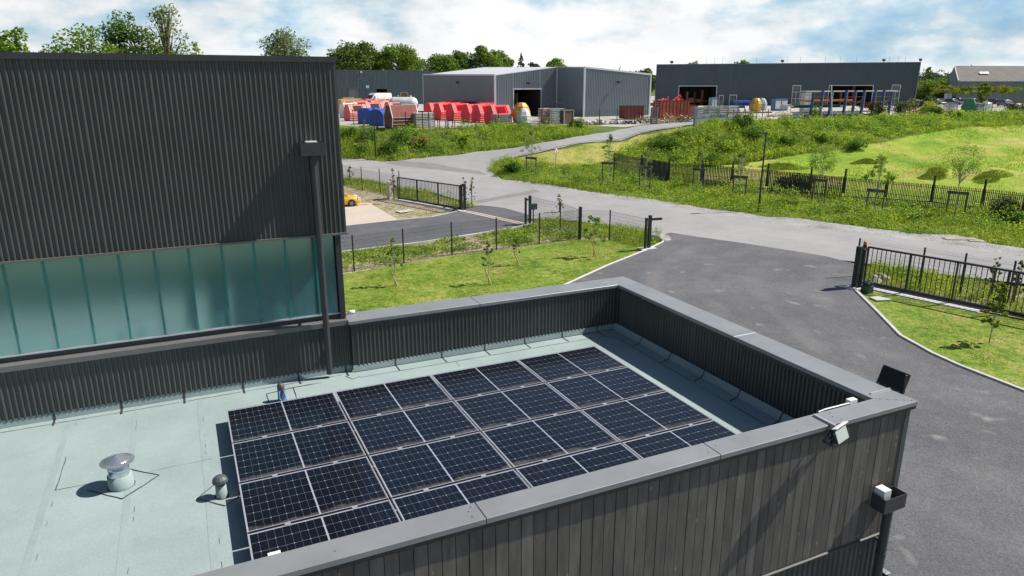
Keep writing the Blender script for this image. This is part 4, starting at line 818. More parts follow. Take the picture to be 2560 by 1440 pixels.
def slabquad(m, a, b, z0, z1, off=0.0, th=.1, mi=0):      # thin upright board standing off a wall line
    a = Vector(a[:2]); b = Vector(b[:2]); d = (b-a).normalized(); n = Vector((d.y, -d.x)); n = n if n.dot(-a) > 0 else -n
    p = [a+n*off, b+n*off, b+n*(off+th), a+n*(off+th)]; return m.add([(q.x, q.y, z) for z in (z0, z1) for q in p], [(0, 3, 2, 1), (4, 5, 6, 7), (0, 1, 5, 4), (1, 2, 6, 5), (2, 3, 7, 6), (3, 0, 4, 7)], mi)
def lrp(a, b, px0, px1, px):      # point on segment a-b seen at px (perspective-correct along a line)
    lo, hi = 0.0, 1.0
    for _ in range(30):
        t = (lo+hi)/2; q = a.lerp(b, t); c = Vector((q.x, q.y, q.z-CAM_Z)); x = 1280+FPX*c.dot(_r)/c.dot(_f)
        if x < px: lo = t
        else: hi = t
    return a.lerp(b, (lo+hi)/2)
def facade(root, a, b, za, zb, openings, mat, frame=m_trimw):
    # ribbed wall from a to b with openings (px0, px1, bottom, height, depth)
    a = Vector(a); b = Vector(b); cur = a; m = MB(); zf = lambda q: za+(zb-za)*((Vector(q[:2])-Vector(a[:2])).length/((Vector(b[:2])-Vector(a[:2])).length))
    for px0, px1, bt, h, kind in openings:
        p, q = lrp(a, b, 0, 0, px0), lrp(a, b, 0, 0, px1)
        corr_line(m, cur, p, PZ, zf(cur), zf(p)); corr_line(m, p, q, PZ+bt+h, zf(p), zf(q))
        if bt > .1: corr_line(m, p, q, PZ, PZ+bt, PZ+bt)
        d = Vector((q.x-p.x, q.y-p.y)).normalized(); n = Vector((d.y, -d.x)); n = n if n.dot(-Vector(p[:2])) > 0 else -n
        f = MB(); e = d*.13
        slabquad(f, (p.x-e.x, p.y-e.y), (p.x, p.y), PZ, PZ+bt+h, -.05, .14); slabquad(f, (q.x, q.y), (q.x+e.x, q.y+e.y), PZ, PZ+bt+h, -.05, .14); slabquad(f, (p.x-e.x, p.y-e.y), (q.x+e.x, q.y+e.y), PZ+bt+h, PZ+bt+h+.14, -.05, .14)
        if kind == 'door':
            dr = P(f, 'door_frame', frame, root); g_ = MB()
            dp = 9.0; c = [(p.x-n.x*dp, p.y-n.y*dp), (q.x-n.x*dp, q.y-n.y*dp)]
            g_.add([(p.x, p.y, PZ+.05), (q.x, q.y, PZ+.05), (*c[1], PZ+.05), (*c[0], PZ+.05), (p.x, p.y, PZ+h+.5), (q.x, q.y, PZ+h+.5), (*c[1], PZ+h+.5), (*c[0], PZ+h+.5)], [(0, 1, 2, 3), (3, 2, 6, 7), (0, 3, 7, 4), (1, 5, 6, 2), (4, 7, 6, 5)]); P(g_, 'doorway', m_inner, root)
            r_ = random.Random(int(px0)); rk_ = MB()
            for s_ in (.12, .34, .58, .8): 
                e_ = p.lerp(q, s_); e_ = Vector((e_.x-n.x*(3+r_.uniform(0, 3)), e_.y-n.y*(3+r_.uniform(0, 3)), PZ)); rk_.bar(e_, e_+Vector((0, 0, h*r_.uniform(.6, 1))), r_.uniform(.15, .5))
                rk_.obox((e_.x+d.x*.9, e_.y+d.y*.9, PZ+r_.uniform(.5, 1.6)), (1.3, 1.0, r_.uniform(.5, 1.2)))
            P(rk_, 'interior_racking', m_intr, root)
        else:
            dr = P(f, 'window', frame, root); g_ = MB(); slabquad(g_, p, q, PZ+bt, PZ+bt+h, -.12, .05)
            if kind == 'glazed':
                f2 = MB()
                for zz_ in (h*.35, h*.68): slabquad(f2, p, q, PZ+bt+zz_, PZ+bt+zz_+.09, -.07, .06)
                mid = p.lerp(q, .5); slabquad(f2, mid, mid+Vector((d.x, d.y, 0))*.1, PZ+bt, PZ+bt+h*.68, -.07, .06); P(f2, 'glazing_bars', frame, root)
            P(g_, 'pane', m_vglass, root)
        cur = q
    corr_line(m, cur, b, PZ, zf(cur), zb); P(m, 'cladding', mat, root)
A1, A0, J, A2, A3 = pos(1237, 188, 115), pos(1058, 187, 141), pos(1393, 167.5, 121.6), pos(1462, 168, 115.6), pos(1627, 186, 124)
JB = pos(1210, 168, 147); A3B = A3+(A0-A1)
wa = thing('warehouse', 'blue-grey ribbed warehouse with bright gable roof and projecting half behind the red containers', 'warehouse', (56, 112, PZ))
facade(wa, (A1.x, A1.y, PZ), (J.x, J.y, PZ), A1.z, J.z, [(1284, 1351, 0, 4.2, 'door')], m_bluegrey)
m = MB(); corr_line(m, A0, A1, PZ, A0.z, A1.z); P(m, 'cladding', m_bluegrey, wa)
m = MB(); corr_line(m, J, A2, PZ, A2.z, A2.z); P(m, 'cladding', m_bluegrey, wa)
m = MB(); corr_line(m, A2, A3, PZ, A2.z, A3.z); P(m, 'cladding', m_bluegrey, wa)
m = MB(); m.add([(A0.x, A0.y, A0.z), (A1.x, A1.y, A1.z), (J.x, J.y, J.z), (JB.x, JB.y, JB.z)], [(0, 1, 2, 3)]); m.add([(J.x, J.y, J.z), (A2.x, A2.y, A2.z), (A3.x, A3.y, A3.z), (A3B.x, A3B.y, A3.z), (JB.x, JB.y, JB.z)], [(0, 1, 2, 3, 4)])
m.add([(p.x, p.y, z) for p in (A0, JB, A3B, A3) for z in (PZ, min(p.z, A0.z if p is not A3 else A3.z))], [(0, 2, 3, 1), (2, 4, 5, 3), (4, 6, 7, 5)]); P(m, 'roof', m_roofw, wa)
m = MB()
def cpost(m, p, z1, s=.16): m.box(p.x-s, p.x+s, p.y-s, p.y+s, PZ, z1+.05)
for p in (A0, A1, A2, A3, J): cpost(m, p, p.z, .13)
m.bar(A0+Vector((0, 0, .05)), A1+Vector((0, 0, .05)), .2, .22); m.bar(A2, A3, .22, .25); m.bar(A1, J, .1, .12); m.bar(J, A2, .12, .15); P(m, 'trim', m_trimw, wa)
for px, py, seg in ((1322, 207, (A1, J)), (1547, 204, (A2, A3)), (1142, 205, (A0, A1))):
    q = lrp(seg[0].copy(), seg[1].copy(), 0, 0, px); n = Vector((-q.x, -q.y)).normalized()
    d = rayd(px, py); z = CAM_Z+d.z*math.hypot(q.x, q.y)/math.hypot(d.x, d.y); m = MB(); m.bar((q.x, q.y, z), (q.x+n.x*.8, q.y+n.y*.8, z), .08); m.obox((q.x+n.x*.85, q.y+n.y*.85, z-.08), (.4, .4, .3)); P(m, 'wall_lamp', m_black, wa)
BL, BR = at_z(1636, 264, PZ), at_z(2284, 264, PZ); bl, br = pos(1637, 162, BL.xy.length), pos(2300, 156, BR.xy.length)
wb = thing('warehouse', 'long dark slate flat-topped warehouse with two wide open doorways, behind the racks', 'warehouse', (BL.x, BL.y, PZ))
facade(wb, BL, BR, bl.z, br.z, [(1695, 1788, 0, 4.5, 'door'), (1797, 1806, 0, 2.3, 'window'), (1823, 1839, 1.2, 1.2, 'window'), (1978, 1996, 0, 4.6, 'glazed'), (2068, 2176, 0, 4.6, 'door'), (2224, 2243, 0, 4.7, 'glazed')], m_dkclad)
dB = (BR-BL).normalized(); nB = Vector((-dB.y, dB.x, 0)); nB = nB if nB.dot(BL) > 0 else -nB
m = MB(); c = [BL, BR, BR*1.15, BL*1.15+dB*2]; m.add([(q.x, q.y, PZ) for q in c]+[(q.x, q.y, z-.15) for q, z in zip(c, (bl.z, br.z, br.z, bl.z))], [(4, 5, 6, 7), (1, 2, 6, 5), (2, 3, 7, 6), (3, 0, 4, 7)]); P(m, 'roof', m_dkclad, wb)
m = MB(); m.bar(Vector((BL.x, BL.y, bl.z))-nB*.1, Vector((BR.x, BR.y, br.z))-nB*.1, .3, .22); m.box(BR.x-.15, BR.x+.15, BR.y-.15, BR.y+.15, PZ, br.z); P(m, 'parapet_trim', M('trim_blue', (.09, .14, .22), .4, .3), wb)
for px in (1673, 1945, 2194, 2296):
    q = lrp(BL, BR, 0, 0, px); z = bl.z+(br.z-bl.z)*((q-BL).length/(BR-BL).length); m = MB(); m.bar((q.x, q.y, z), (q.x, q.y, z+.35), .08); m.obox((q.x, q.y, z+.6), (.75, .3, .5), rx=-.3); P(m, 'roof_floodlight', m_black, wb)
m = MB()
for px in (1766, 1786, 1806, 1890, 1968, 2000, 2062, 2100, 2140, 2222, 2245, 2262):
    q = lrp(BL, BR, 0, 0, px)+nB*3; m.bar((q.x, q.y, br.z-.3), (q.x, q.y, br.z+1.5), .045)
P(m, 'lightning_rods', m_trimw, wb)
DL, DR = pos(640, 172.5, 180), pos(1090, 176.5, 193)
wd_ = thing('warehouse', 'very dark long warehouse wall behind the white van and the tank', 'warehouse', (DL.x, DL.y, PZ)); facade(wd_, (DL.x, DL.y, PZ), (DR.x, DR.y, PZ), DL.z, DR.z, [(873, 901, 0, 4.2, 'window'), (943, 970, 0, 3.9, 'door')], m_dkclad, m_dkclad)
nD = Vector((-(DR-DL).y, (DR-DL).x, 0)).normalized(); m = MB(); c = [DL, DR, DR+nD*30, DL+nD*30]; m.add([(q.x, q.y, PZ) for q in c]+[(q.x, q.y, DL.z-.1) for q in c], [(4, 5, 6, 7), (1, 2, 6, 5), (2, 3, 7, 6), (3, 0, 4, 7)]); P(m, 'roof', m_dkclad, wd_)
q = lrp(Vector((DL.x, DL.y, PZ)), Vector((DR.x, DR.y, PZ)), 0, 0, 921); zq = pos(921, 217, q.xy.length).z; m = MB(); slabquad(m, (q.x-.4, q.y), (q.x+.4, q.y), zq-.3, zq+.35, .1, .05); P(m, 'wall_sign', M('sign_blue', (.25, .55, .75), .5), wd_)
q = lrp(Vector((DL.x, DL.y, PZ)), Vector((DR.x, DR.y, PZ)), 0, 0, 907); zq = pos(907, 180, q.xy.length).z; m = MB(); m.obox((q.x, q.y-.2, zq), (.35, .3, .35)); P(m, 'wall_lamp', m_white, wd_)
# old barn on the right
bn_ = thing('barn', 'old barn with a long brownish corrugated roof and one bright skylight at the right edge', 'barn', tuple(pos(2395, 245, 225)))
b0, b1 = pos(2396, 203, 225), pos(2800, 200, 262); r0, r1 = pos(2386, 167, 240), pos(2800, 163, 277); g0 = pos(2368, 203, 255); r0.z = r1.z = (r0.z+r1.z)/2; b0.z = b1.z = g0.z = (b0.z+b1.z)/2
m = MB(); m.add([b0, b1, r1, r0], [(0, 1, 2, 3)]); gb_ = r1+(r1-b1); gb_.z = b0.z; m.add([r0, r1, gb_, g0], [(0, 1, 2, 3)]); P(m, 'roof', M('fibre_cement', (.135, .12, .108), .85, var=.3, vs=.6, coord='World', stretch=(3, .5, 1), bump=.5, bs=3), bn_)
m = MB(); m.add([(b0.x, b0.y, PZ), (b1.x, b1.y, PZ), (b1.x, b1.y, b1.z-.1), (b0.x, b0.y, b0.z-.1), (g0.x, g0.y, PZ), (g0.x, g0.y, g0.z-.1), (r0.x, r0.y, r0.z-.15)], [(0, 1, 2, 3), (0, 3, 6, 5, 4)]); P(m, 'wall', M('barn_wall', (.12, .15, .155), .8, var=.15, vs=.5, coord='World'), bn_)
u = lambda s, t_: b0.lerp(b1, s).lerp(r0.lerp(r1, s), t_)+Vector((0, -.15, .35))
m = MB(); m.add([u(.13, .36), u(.185, .36), u(.185, .50), u(.13, .50)], [(0, 1, 2, 3)]); P(m, 'skylight', m_white, bn_)
m = MB(); m.bar(b0+Vector((0, -.3, -.1)), b1+Vector((0, -.3, -.1)), .2, .2); m.bar(r0, b0, .2, .2); P(m, 'gutter', m_trimw, bn_)
# ------------------------------------------------------------------ things in the yard
m_red = M('red_plastic', (.80, .006, .028), .38, var=.08, vs=1); m_redp = M('red_faded', (.70, .10, .09), .5, var=.15, vs=1.5); m_blue = M('blue_plastic', (.018, .085, .46), .45, var=.1, vs=1.2)
m_rust = M('rust_red', (.24, .065, .05), .75, var=.3, vs=1.2); m_rustl = M('rusty_steel', (.50, .14, .075), .7, var=.3, vs=.9); m_grn = M('green_plastic', (.03, .42, .09), .5); m_org = M('orange_plastic', (.72, .20, .04), .5); m_ylw = M('yellow_plastic', (.58, .33, .03), .5, var=.1, vs=1); m_wht = M('white_plastic', (.68, .66, .64), .55, var=.08, vs=1); m_dgn = M('green_steel', (.035, .13, .085), .55, var=.1, vs=1)
def bank(label, mat, p, rz, Ln=2.5, wdt=1.6, h=2.1, group=None, name='recycling_container', detail=True, mat2=None, cat='recycling container', hole=None):
    t0 = thing(name, label, cat, (p.x, p.y, p.z+.03), rz, group); hw = wdt/2
    prof = [(-hw*.80, .10), (-hw, h*.47), (-hw*.42, h), (hw*.42, h), (hw, h*.47), (hw*.80, .10)]
    MB().extr(prof, 0, Ln).build('body', mat, t0)
    if detail:
        m = MB(); a, b = Vector((hw, 0, h*.47)), Vector((hw*.42, 0, h)); n = Vector((.7, 0, .55)).normalized()*.045
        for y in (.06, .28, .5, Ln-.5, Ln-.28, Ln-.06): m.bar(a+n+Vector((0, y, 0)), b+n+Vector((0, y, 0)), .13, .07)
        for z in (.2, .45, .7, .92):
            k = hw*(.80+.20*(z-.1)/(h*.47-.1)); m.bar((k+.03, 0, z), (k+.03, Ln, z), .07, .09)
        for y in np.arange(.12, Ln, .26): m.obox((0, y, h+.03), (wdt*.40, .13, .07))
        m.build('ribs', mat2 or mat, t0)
        c0 = a.lerp(b, .25)+n*1.1; c1 = a.lerp(b, .85)+n*1.1; MB().add([(c0.x, Ln*.26, c0.z), (c0.x, Ln*.74, c0.z), (c1.x, Ln*.74, c1.z), (c1.x, Ln*.26, c1.z)], [(0, 1, 2, 3)]).build('opening', hole or M('red_deep', (.30, .004, .012), .9, spec=.1) if 'red_deep' not in bpy.data.materials else (hole or bpy.data.materials['red_deep']), t0)
        m = MB(); 
        for x in (-hw*.6, hw*.6): m.box(x-.12, x+.12, .1, Ln-.1, 0, .1)
        m.build('skids', m_black, t0)
    return t0
RZ = R(-65); gr_ = 'bright red recycling containers in the front row'; on = ['farthest left', 'second from left', 'third from left', 'fourth from left', 'fifth from left', 'farthest right']
m_suntint = M('ribs_sunlit_tint', (.90, .30, .27), .3)  # red ribs coloured pale salmon: the sun's glare is painted into the colour
m_holes = M('hole_dark', (.02, .01, .01), .8)
for k, (px, py) in enumerate(((1070, 299), (1093, 301), (1125, 303), (1163, 306), (1190, 308), (1222, 311))):
    q = G(px, py); bank('bright red ribbed recycling container in the front row, %s' % on[k], m_red, q, RZ, 3.5 if k > 1 else 3.1, 1.75, 2.3, gr_, mat2=m_suntint)
gr2 = 'recycling containers stored in the rows behind'; cnt = 0
rows = [((868, 300), m_redp, 3.0, 'dull red container with pink ribs at the left end of the yard'), ((912, 291), m_redp, 3.4, 'pinkish red container behind the blue ones'), ((968, 290), m_redp, 3.6, 'pinkish red container just left of the white tank'), ((925, 283), m_redp, 3.2, None), ((960, 281), m_redp, 3.2, None), ((880, 286), m_redp, 3.2, None), ((856, 292), m_wht, 2.6, 'white container at the left edge beside the dull red one'), ((852, 281), m_org, 3.0, 'orange container at the left edge of the yard'), ((884, 279), m_red, 3.0, None), ((905, 277), m_red, 3.0, None), ((935, 275), m_redp, 3.0, None), ((970, 275), m_redp, 3.0, None), ((1000, 281), m_redp, 3.0, None), ((846, 276), m_grn, 3.0, 'green container at the left edge, in front of the dark hall'), ((872, 273), m_grn, 3.0, 'green container second from the left edge'), ((856, 268), m_rustl, 2.8, 'rusty container with dark opening behind the green ones'),
        ((1100, 288), m_red, 3.0, None), ((1130, 289), m_red, 3.0, None), ((1150, 287), m_red, 3.0, None), ((1196, 292), m_red, 3.0, None), ((1112, 284), m_red, 3.0, None), ((1172, 284), m_blue, 2.6, 'blue container behind the middle of the red row'), ((1204, 287), m_blue, 2.6, 'blue container with pale top behind the right of the red row'), ((1232, 289), m_blue, 2.6, 'blue container with pale top beside the corner of the grey warehouse')]
pn = ['between', 'next to', 'beyond', 'past', 'near']
for (px, py), mt, ln, lb in rows:
    q = G(px, py+3); mm2 = m_wht if mt in (m_redp, m_blue) and (px < 1000 or px > 1200) else None
    if lb is None:
        side = px < 1050; ks = sorted(p[0][0] for p in rows if p[3] is None and (p[0][0] < 1050) == side)
        lb = 'red container half hidden %s, %s' % ('in the rows left of the tank' if side else 'behind the bright red front row', ['leftmost of them', 'second from the left', 'third from the left', 'fourth from the left', 'fifth from the left', 'sixth from the left', 'seventh from the left', 'eighth from the left'][ks.index(px)])
    bank(lb, mt, q, RZ+R(random.Random(px).uniform(-4, 4)), ln, 1.7, 2.2, gr2, mat2=M('pale_rib', (.72, .42, .38), .5) if mm2 is not None and 'pale_rib' not in bpy.data.materials else (bpy.data.materials['pale_rib'] if mm2 is not None and mt is m_redp else mm2), hole=m_holes)
def rounded(label, px, py, ln, rz, mat):
    q = G(px, py); t0 = thing('covered_container', label, 'container', (q.x, q.y, q.z), rz, 'blue covered containers'); hw = 1.05
    prof = [(-hw, .12), (-hw, 1.45)]+[(-hw*math.cos(a)*1.0, 1.45+.62*math.sin(a)) for a in np.arange(.25, 3.0, .35)]+[(hw, 1.45), (hw, .12)]
    MB().extr(prof, 0, ln).build('body', mat, t0); m = MB()
    for y in np.arange(.05, ln, ln/5): m.box(hw, hw+.04, y, y+.06, .15, 1.45)
    for z in (.5, .9, 1.3): m.box(-hw, hw, -.03, 0, z, z+.04)
    m.build('ribs', mat, t0)
rounded('rounded blue covered container on the left, behind the thin young tree', 912, 311, 2.6, RZ+.3, m_blue); rounded('boxy blue covered container with sagging top beside the rust-red one', 940, 316, 2.4, RZ+.25, m_blue)
q = G(972, 322); t0 = bank('dark rust-red slope-topped container with pale edges and mesh gable', m_rust, q, R(-75), 3.6, 2.0, 2.7, None, 'slope_top_container', False, cat='container')
m = MB(); hw = 1.0; h = 2.7; pr = [(-hw*.8, .1), (-hw, h*.47), (-hw*.42, h), (hw*.42, h), (hw, h*.47), (hw*.8, .1)]
for y in (0, 3.6):
    for i in range(5): m.bar((pr[i][0], y, pr[i][1]), (pr[i+1][0], y, pr[i+1][1]), .09, .09)
for z in (.5, .9, h*.47, h):
    xx_ = hw*(.80+.20*min(1, (z-.1)/(h*.47-.1))) if z < h else hw*.42; m.bar((xx_, 0, z), (xx_, 3.6, z), .05, .05)
m.build('edge_frame', m_wht, t0)
# silver gas tank
q = G(1010, 291); tk = thing('gas_tank', 'large white horizontal cylindrical tank with a yellow hoop on top', 'tank', (q.x, q.y, q.z), R(-28)); prof = [(0, -2.35), (.5, -2.28), (.85, -2.1), (1.05, -1.8), (1.1, -1.5), (1.1, 1.5), (1.05, 1.8), (.85, 2.1), (.5, 2.28), (0, 2.35)]
MB().lathe(prof, (0, 0, 1.95), 28, M=Matrix.Rotation(R(90), 4, 'Y')).build('vessel', M('tank_paint', (.66, .66, .66), .45, .1, var=.2, vs=1.2), tk, smooth=True)
m = MB(); 
for x in (-1.2, 1.2): m.box(x-.15, x+.15, -.7, .7, 0, 1.1)
m.build('cradle', m_ylw, tk)
m = MB(); m.bar((-.4, 0, 3.0), (-.4, 0, 3.75), .09); m.bar((.75, 0, 3.0), (.75, 0, 3.75), .09); m.bar((-.4, 0, 3.75), (.75, 0, 3.75), .1); m.build('hoop', m_ylw, tk)
m = MB(); m.lathe([(.16, 3.0), (.14, 3.3), (0, 3.32)], (-.8, 0, 0), 10); m.lathe([(.16, 3.0), (.14, 3.3), (0, 3.32)], (1.2, 0, 0), 10); m.build('valves', m_wht, tk)
MB().lathe([(0, 2.36), (.28, 2.36), (.28, 2.2)], (0, 0, 1.75), 14, M=Matrix.Rotation(R(90), 4, 'Y')).build('manhole', m_black, tk)
# white van
q = G(945, 268); vn = thing('van', 'white high-roofed van facing left in front of the dark hall', 'van', (q.x, q.y, q.z), R(200))
st = [(-2.6, .35, 2.35, .97), (-2.5, .3, 2.5, 1), (1.0, .3, 2.5, 1), (1.35, .3, 2.2, .97), (1.9, .3, 1.5, .95), (2.5, .32, 1.2, .9), (2.65, .4, .9, .85)]
rings = [[(x, -k*.95, z0), (x, -k*1.0, z0+.5), (x, -k*.98, z1*.72), (x, -k*.85, z1), (x, k*.85, z1), (x, k*.98, z1*.72), (x, k*1.0, z0+.5), (x, k*.95, z0)] for x, z0, z1, k in st]; loft(rings).build('body', m_white, vn)
m = MB(); m.add([(1.42, -.82, 2.14), (1.42, .82, 2.14), (1.93, .86, 1.50), (1.93, -.86, 1.50)], [(0, 1, 2, 3)]); m.build('windscreen', m_vglass, vn)
vn.scale = (1.22, 1.22, 1.25)
for s in (-1, 1): MB().add([(.55, s*1.0, 1.45), (1.7, s*.97, 1.42), (1.35, s*.93, 1.98), (.55, s*.95, 2.02)], [(0, 1, 2, 3)]).build('side_window', m_vglass, vn); wheel(vn, -1.7, s*.9, .36, s, True); wheel(vn, 1.75, s*.9, .36, s, True)
# yellow igloo and white one beside the red row
def igloo(label, px, py, mat, rz, sc=1.0, white=True):
    q = G(px, py); t0 = thing('igloo_container', label, 'container', (q.x, q.y, q.z), rz); MB().lathe([(.85*sc, .05), (1.0*sc, .8*sc), (.98*sc, 1.2*sc), (.75*sc, 1.75*sc), (.45*sc, 2.1*sc), (0, 2.15*sc)], n=8).build('body', mat, t0)
    m = MB()
    for z in (.4, .8, 1.2): m.lathe([(.93*sc+.02*z, z*sc), (1.02*sc, z*sc+.03), (.93*sc+.02*z, z*sc+.07)], n=8)
    m.build('bands', mat, t0); MB().obox((.62*sc, 0, 1.6*sc), (.5*sc, .7*sc, .08), ry=.9).build('hatch', m_wht, t0); return t0
igloo('yellow and white igloo container with open mesh frame right of the red row', 1303, 308, m_ylw, -1.0, 1.25); igloo('white igloo container in front of the yellow one', 1309, 314, m_wht, -.8, 1.0)
igloo('yellow igloo container standing by the slate warehouse wall', 1888, 279, m_ylw, -1.9, 1.15); igloo('grey-blue igloo container half behind the yellow one by the slate warehouse', 1902, 276, M('bluegrey_plastic', (.35, .42, .48), .5), -1.6, 1.1)
# skips
def skip(label, px, py, Ln, wdt, h, rz, mat, n=8, name='skip'):
    q = G(px, py); t0 = thing(name, label, 'skip', (q.x, q.y, q.z), rz); m = MB(); th = .08
    m.box(0, Ln, 0, th, .15, h).box(0, Ln, wdt-th, wdt, .15, h).box(0, th, th, wdt-th, .15, h).box(Ln-th, Ln, th, wdt-th, .15, h).box(th, Ln-th, th, wdt-th, .15, .25); m.build('body', mat, t0); m = MB()
    for k in range(n): x = Ln*(k+.5)/n; m.box(x-.06, x+.06, -.08, 0, .15, h-.1)
    for k in range(3): y = wdt*(k+.5)/3; m.box(-.08, 0, y-.06, y+.06, .15, h-.1)
    m.box(-.1, Ln+.1, -.1, 0, h-.1, h+.02).box(-.1, 0, 0, wdt, h-.1, h+.02); m.build('ribs', M('rust_dark', (.16, .05, .035), .8) if 'rust_dark' not in bpy.data.materials else bpy.data.materials['rust_dark'], t0); return q
q1 = skip('big ribbed rusty-orange skip heaped with pink scrap', 1650, 300, 4.7, 2.4, 2.75, R(-8), m_rustl); skip('low rusty skip beside the big ribbed one', 1716, 295, 1.9, 2.0, 1.9, R(-8), m_rustl, 3); skip('dark red skip left of the big ribbed one', 1562, 300, 3.0, 2.2, 2.0, R(-10), m_rust, 5)
def sticks(name, label, cat, c, n, rad, hh, ln, mats, seed, th=.05, group=None):
    r = np.random.RandomState(seed); t0 = thing(name, label, cat, tuple(c), 0, group)
    for mi, mt in enumerate(mats):
        m = MB()
        for k in range(n//len(mats)):
            a, b = r.uniform(0, 6.28), r.uniform(-.45, .55); d = Vector((math.cos(a)*math.cos(b), math.sin(a)*math.cos(b), math.sin(b)))*ln*r.uniform(.4, 1)/2
            rr_ = math.sqrt(r.uniform(0, 1)); t_ = r.uniform(0, 6.28); p = Vector((math.cos(t_)*rad[0]*rr_, math.sin(t_)*rad[1]*rr_, .1+hh*(1-rr_)*r.uniform(0, 1))); m.bar(p-d, p+d, th*r.uniform(.6, 2.2), th*.8)
        m.build('pieces', mt, t0)
    return t0
m_wood = M('scrap_wood', (.50, .36, .22), .8, var=.25, isl=.3); m_wood2 = M('old_wood', (.22, .15, .10), .85, isl=.3); m_pink = M('pink_scrap', (.75, .16, .20), .5, isl=.2); m_film = M('grey_film', (.46, .48, .52), .3, isl=.3)
q = G(1690, 300); sticks('wood_heap', 'heap of pale broken planks in front of the big rusty skip', 'wood heap', G(1672, 308), 90, (2.6, 1.2), 1.3, 2.4, [m_wood, m_wood, m_wood2], 4); sticks('scrap_heap', 'heap of grey plastic film and dark wood right of the broken planks', 'scrap heap', G(1715, 306), 90, (2.2, 1.2), 1.2, 1.4, [m_film, m_wood2, m_wood], 7, .12)
sticks('scrap_heap', 'jumble of pink and white scrap sticking up out of the big skip', 'scrap heap', (q1.x+1.4, q1.y+1.2, q1.z+2.3), 30, (1.2, .6), 1.2, 1.6, [m_pink, m_pink, m_wht], 9, .12); sticks('scrap_heap', 'reddish poles lying over the right end of the big skip', 'scrap heap', (q1.x+3.7, q1.y+.9, q1.z+2.5), 12, (.7, .5), 1.0, 2.4, [m_redp], 19, .12)
sticks('wood_heap', 'dark brushwood heap behind the yard fence near the dark red skip', 'wood heap', G(1612, 305), 70, (2.0, 1.0), 1.1, 1.8, [m_wood2, m_wood2, m_wood], 12); sticks('scrap_heap', 'low scatter of pale rubble behind the yard fence below the warehouse corner', 'scrap heap', G(1500, 309), 60, (5, 1.2), .4, 1.0, [m_film, m_wht, m_wood], 14, .14); sticks('scrap_heap', 'flat litter of pale scraps behind the fence, left of the brushwood', 'scrap heap', G(1575, 309), 60, (3.5, 1.0), .35, 1.0, [m_film, m_wht, m_black], 15, .14)
# stacks of galvanised barriers and crates
def stack(label, px, py, Ln, wdt, n, dz, rz, mat, name='barrier_stack', cat='stack', group='stacks of metal barriers and crates', jt=.05):
    q = G(px, py); t0 = thing(name, label, cat, (q.x, q.y, q.z+.03), rz, group); r = random.Random(px); m = MB()
    for k in range(n): ox, oy = r.uniform(-jt, jt), r.uniform(-jt, jt); m.box(ox, Ln+ox, oy, wdt+oy, .1+k*dz, .1+k*dz+dz*.62)
    m.build('layers', mat, t0, bevel=.01); m = MB()
    for x in (.05, Ln/2, Ln-.15): m.box(x, x+.1, .0, wdt, 0, .1)
    for x in (-.02, Ln-.05): m.box(x, x+.07, -.06, 0, 0, .1+n*dz)
    m.build('bearers', m_wood2, t0)
stack('pale stack of galvanised barriers in front of the rust-red container', 1014, 319, 2.3, 1.2, 9, .17, .1, m_steel); stack('bright layered stack of galvanised barriers right of the lamp-height post', 1040, 321, 2.4, 1.4, 9, .19, .05, m_wht); stack('grey-green stack of crates in front of the red row right end', 1240, 314, 2.3, 1.2, 6, .22, .1, M('crate_grey', (.26, .33, .34), .6)); stack('pinkish tall stack of boards left of the loader', 1357, 312, 1.4, 1.2, 11, .18, .1, M('board_pink', (.60, .42, .42), .7)); stack('bright tall stack of steel frames left of the brown box', 1374, 312, 2.4, 1.4, 9, .22, .1, m_steel); stack('low pale stack beside the maroon igloo', 1322, 315, 2.0, 1.1, 3, .22, .1, m_wht)
for k, (px, py) in enumerate(((1740, 300), (1770, 297), (1795, 296), (1818, 296))): stack('caged pallet of blue-grey goods behind the grey gate, %s from left' % ['first', 'second', 'third', 'fourth'][k], px, py, 1.9, 1.4, 6, .3, -.1, [M('goods_a', (.30, .34, .38), .5), bpy.data.materials['crate_grey'], m_film, m_steel][k], 'pallet', 'pallet', 'caged pallets behind the gate')
for k, (px, py) in enumerate(((1760, 305), (1782, 304), (1800, 304))): stack('grey wheeled crate standing in front of the caged pallets, %s from left' % ['first', 'second', 'third'][k], px, py, 1.1, 1.0, 3, .3, -.1, bpy.data.materials['crate_grey'] if k else m_film, 'crate', 'crate', 'grey crates behind the gate')
q = G(1410, 311); t0 = thing('metal_box', 'brown upright metal box with pale edges right of the bright stack', 'box', (q.x, q.y, q.z)); MB().box(0, 1.4, 0, 1.2, .05, 1.75).build('body', M('brown_box', (.22, .13, .10), .7, var=.2), t0); m = MB(); m.bar((0, 0, .05), (0, 0, 1.8), .1).bar((1.4, 0, .05), (1.4, 0, 1.8), .1).bar((0, 0, 1.8), (1.4, 0, 1.8), .1); m.build('edge_frame', m_steel, t0)
q = G(1392, 300); t0 = thing('forklift', 'green and black forklift parked at the inner corner of the grey warehouse', 'forklift', (q.x, q.y, q.z), .3); m = MB(); m.box(-.9, .9, -.6, .6, .3, 1.1); m.build('body', M('fork_green', (.10, .16, .13), .5), t0, bevel=.06); m = MB()
for x in (-.8, .7):
    for y in (-.55, .55): m.bar((x, y, 1.0), (x*.9, y, 2.35), .07)
m.box(-.9, .85, -.65, .65, 2.35, 2.42); m.build('cab_frame', m_black, t0); m = MB(); m.bar((-1.2, -.3, .1), (-1.2, -.3, 2.9), .12).bar((-1.2, .3, .1), (-1.2, .3, 2.9), .12).bar((-1.2, -.3, 2.9), (-1.2, .3, 2.9), .1); m.build('mast', m_black, t0)
for x in (-.6, .6):
    for s in (-1, 1): wheel(t0, x, s*.55, .32, s, True)
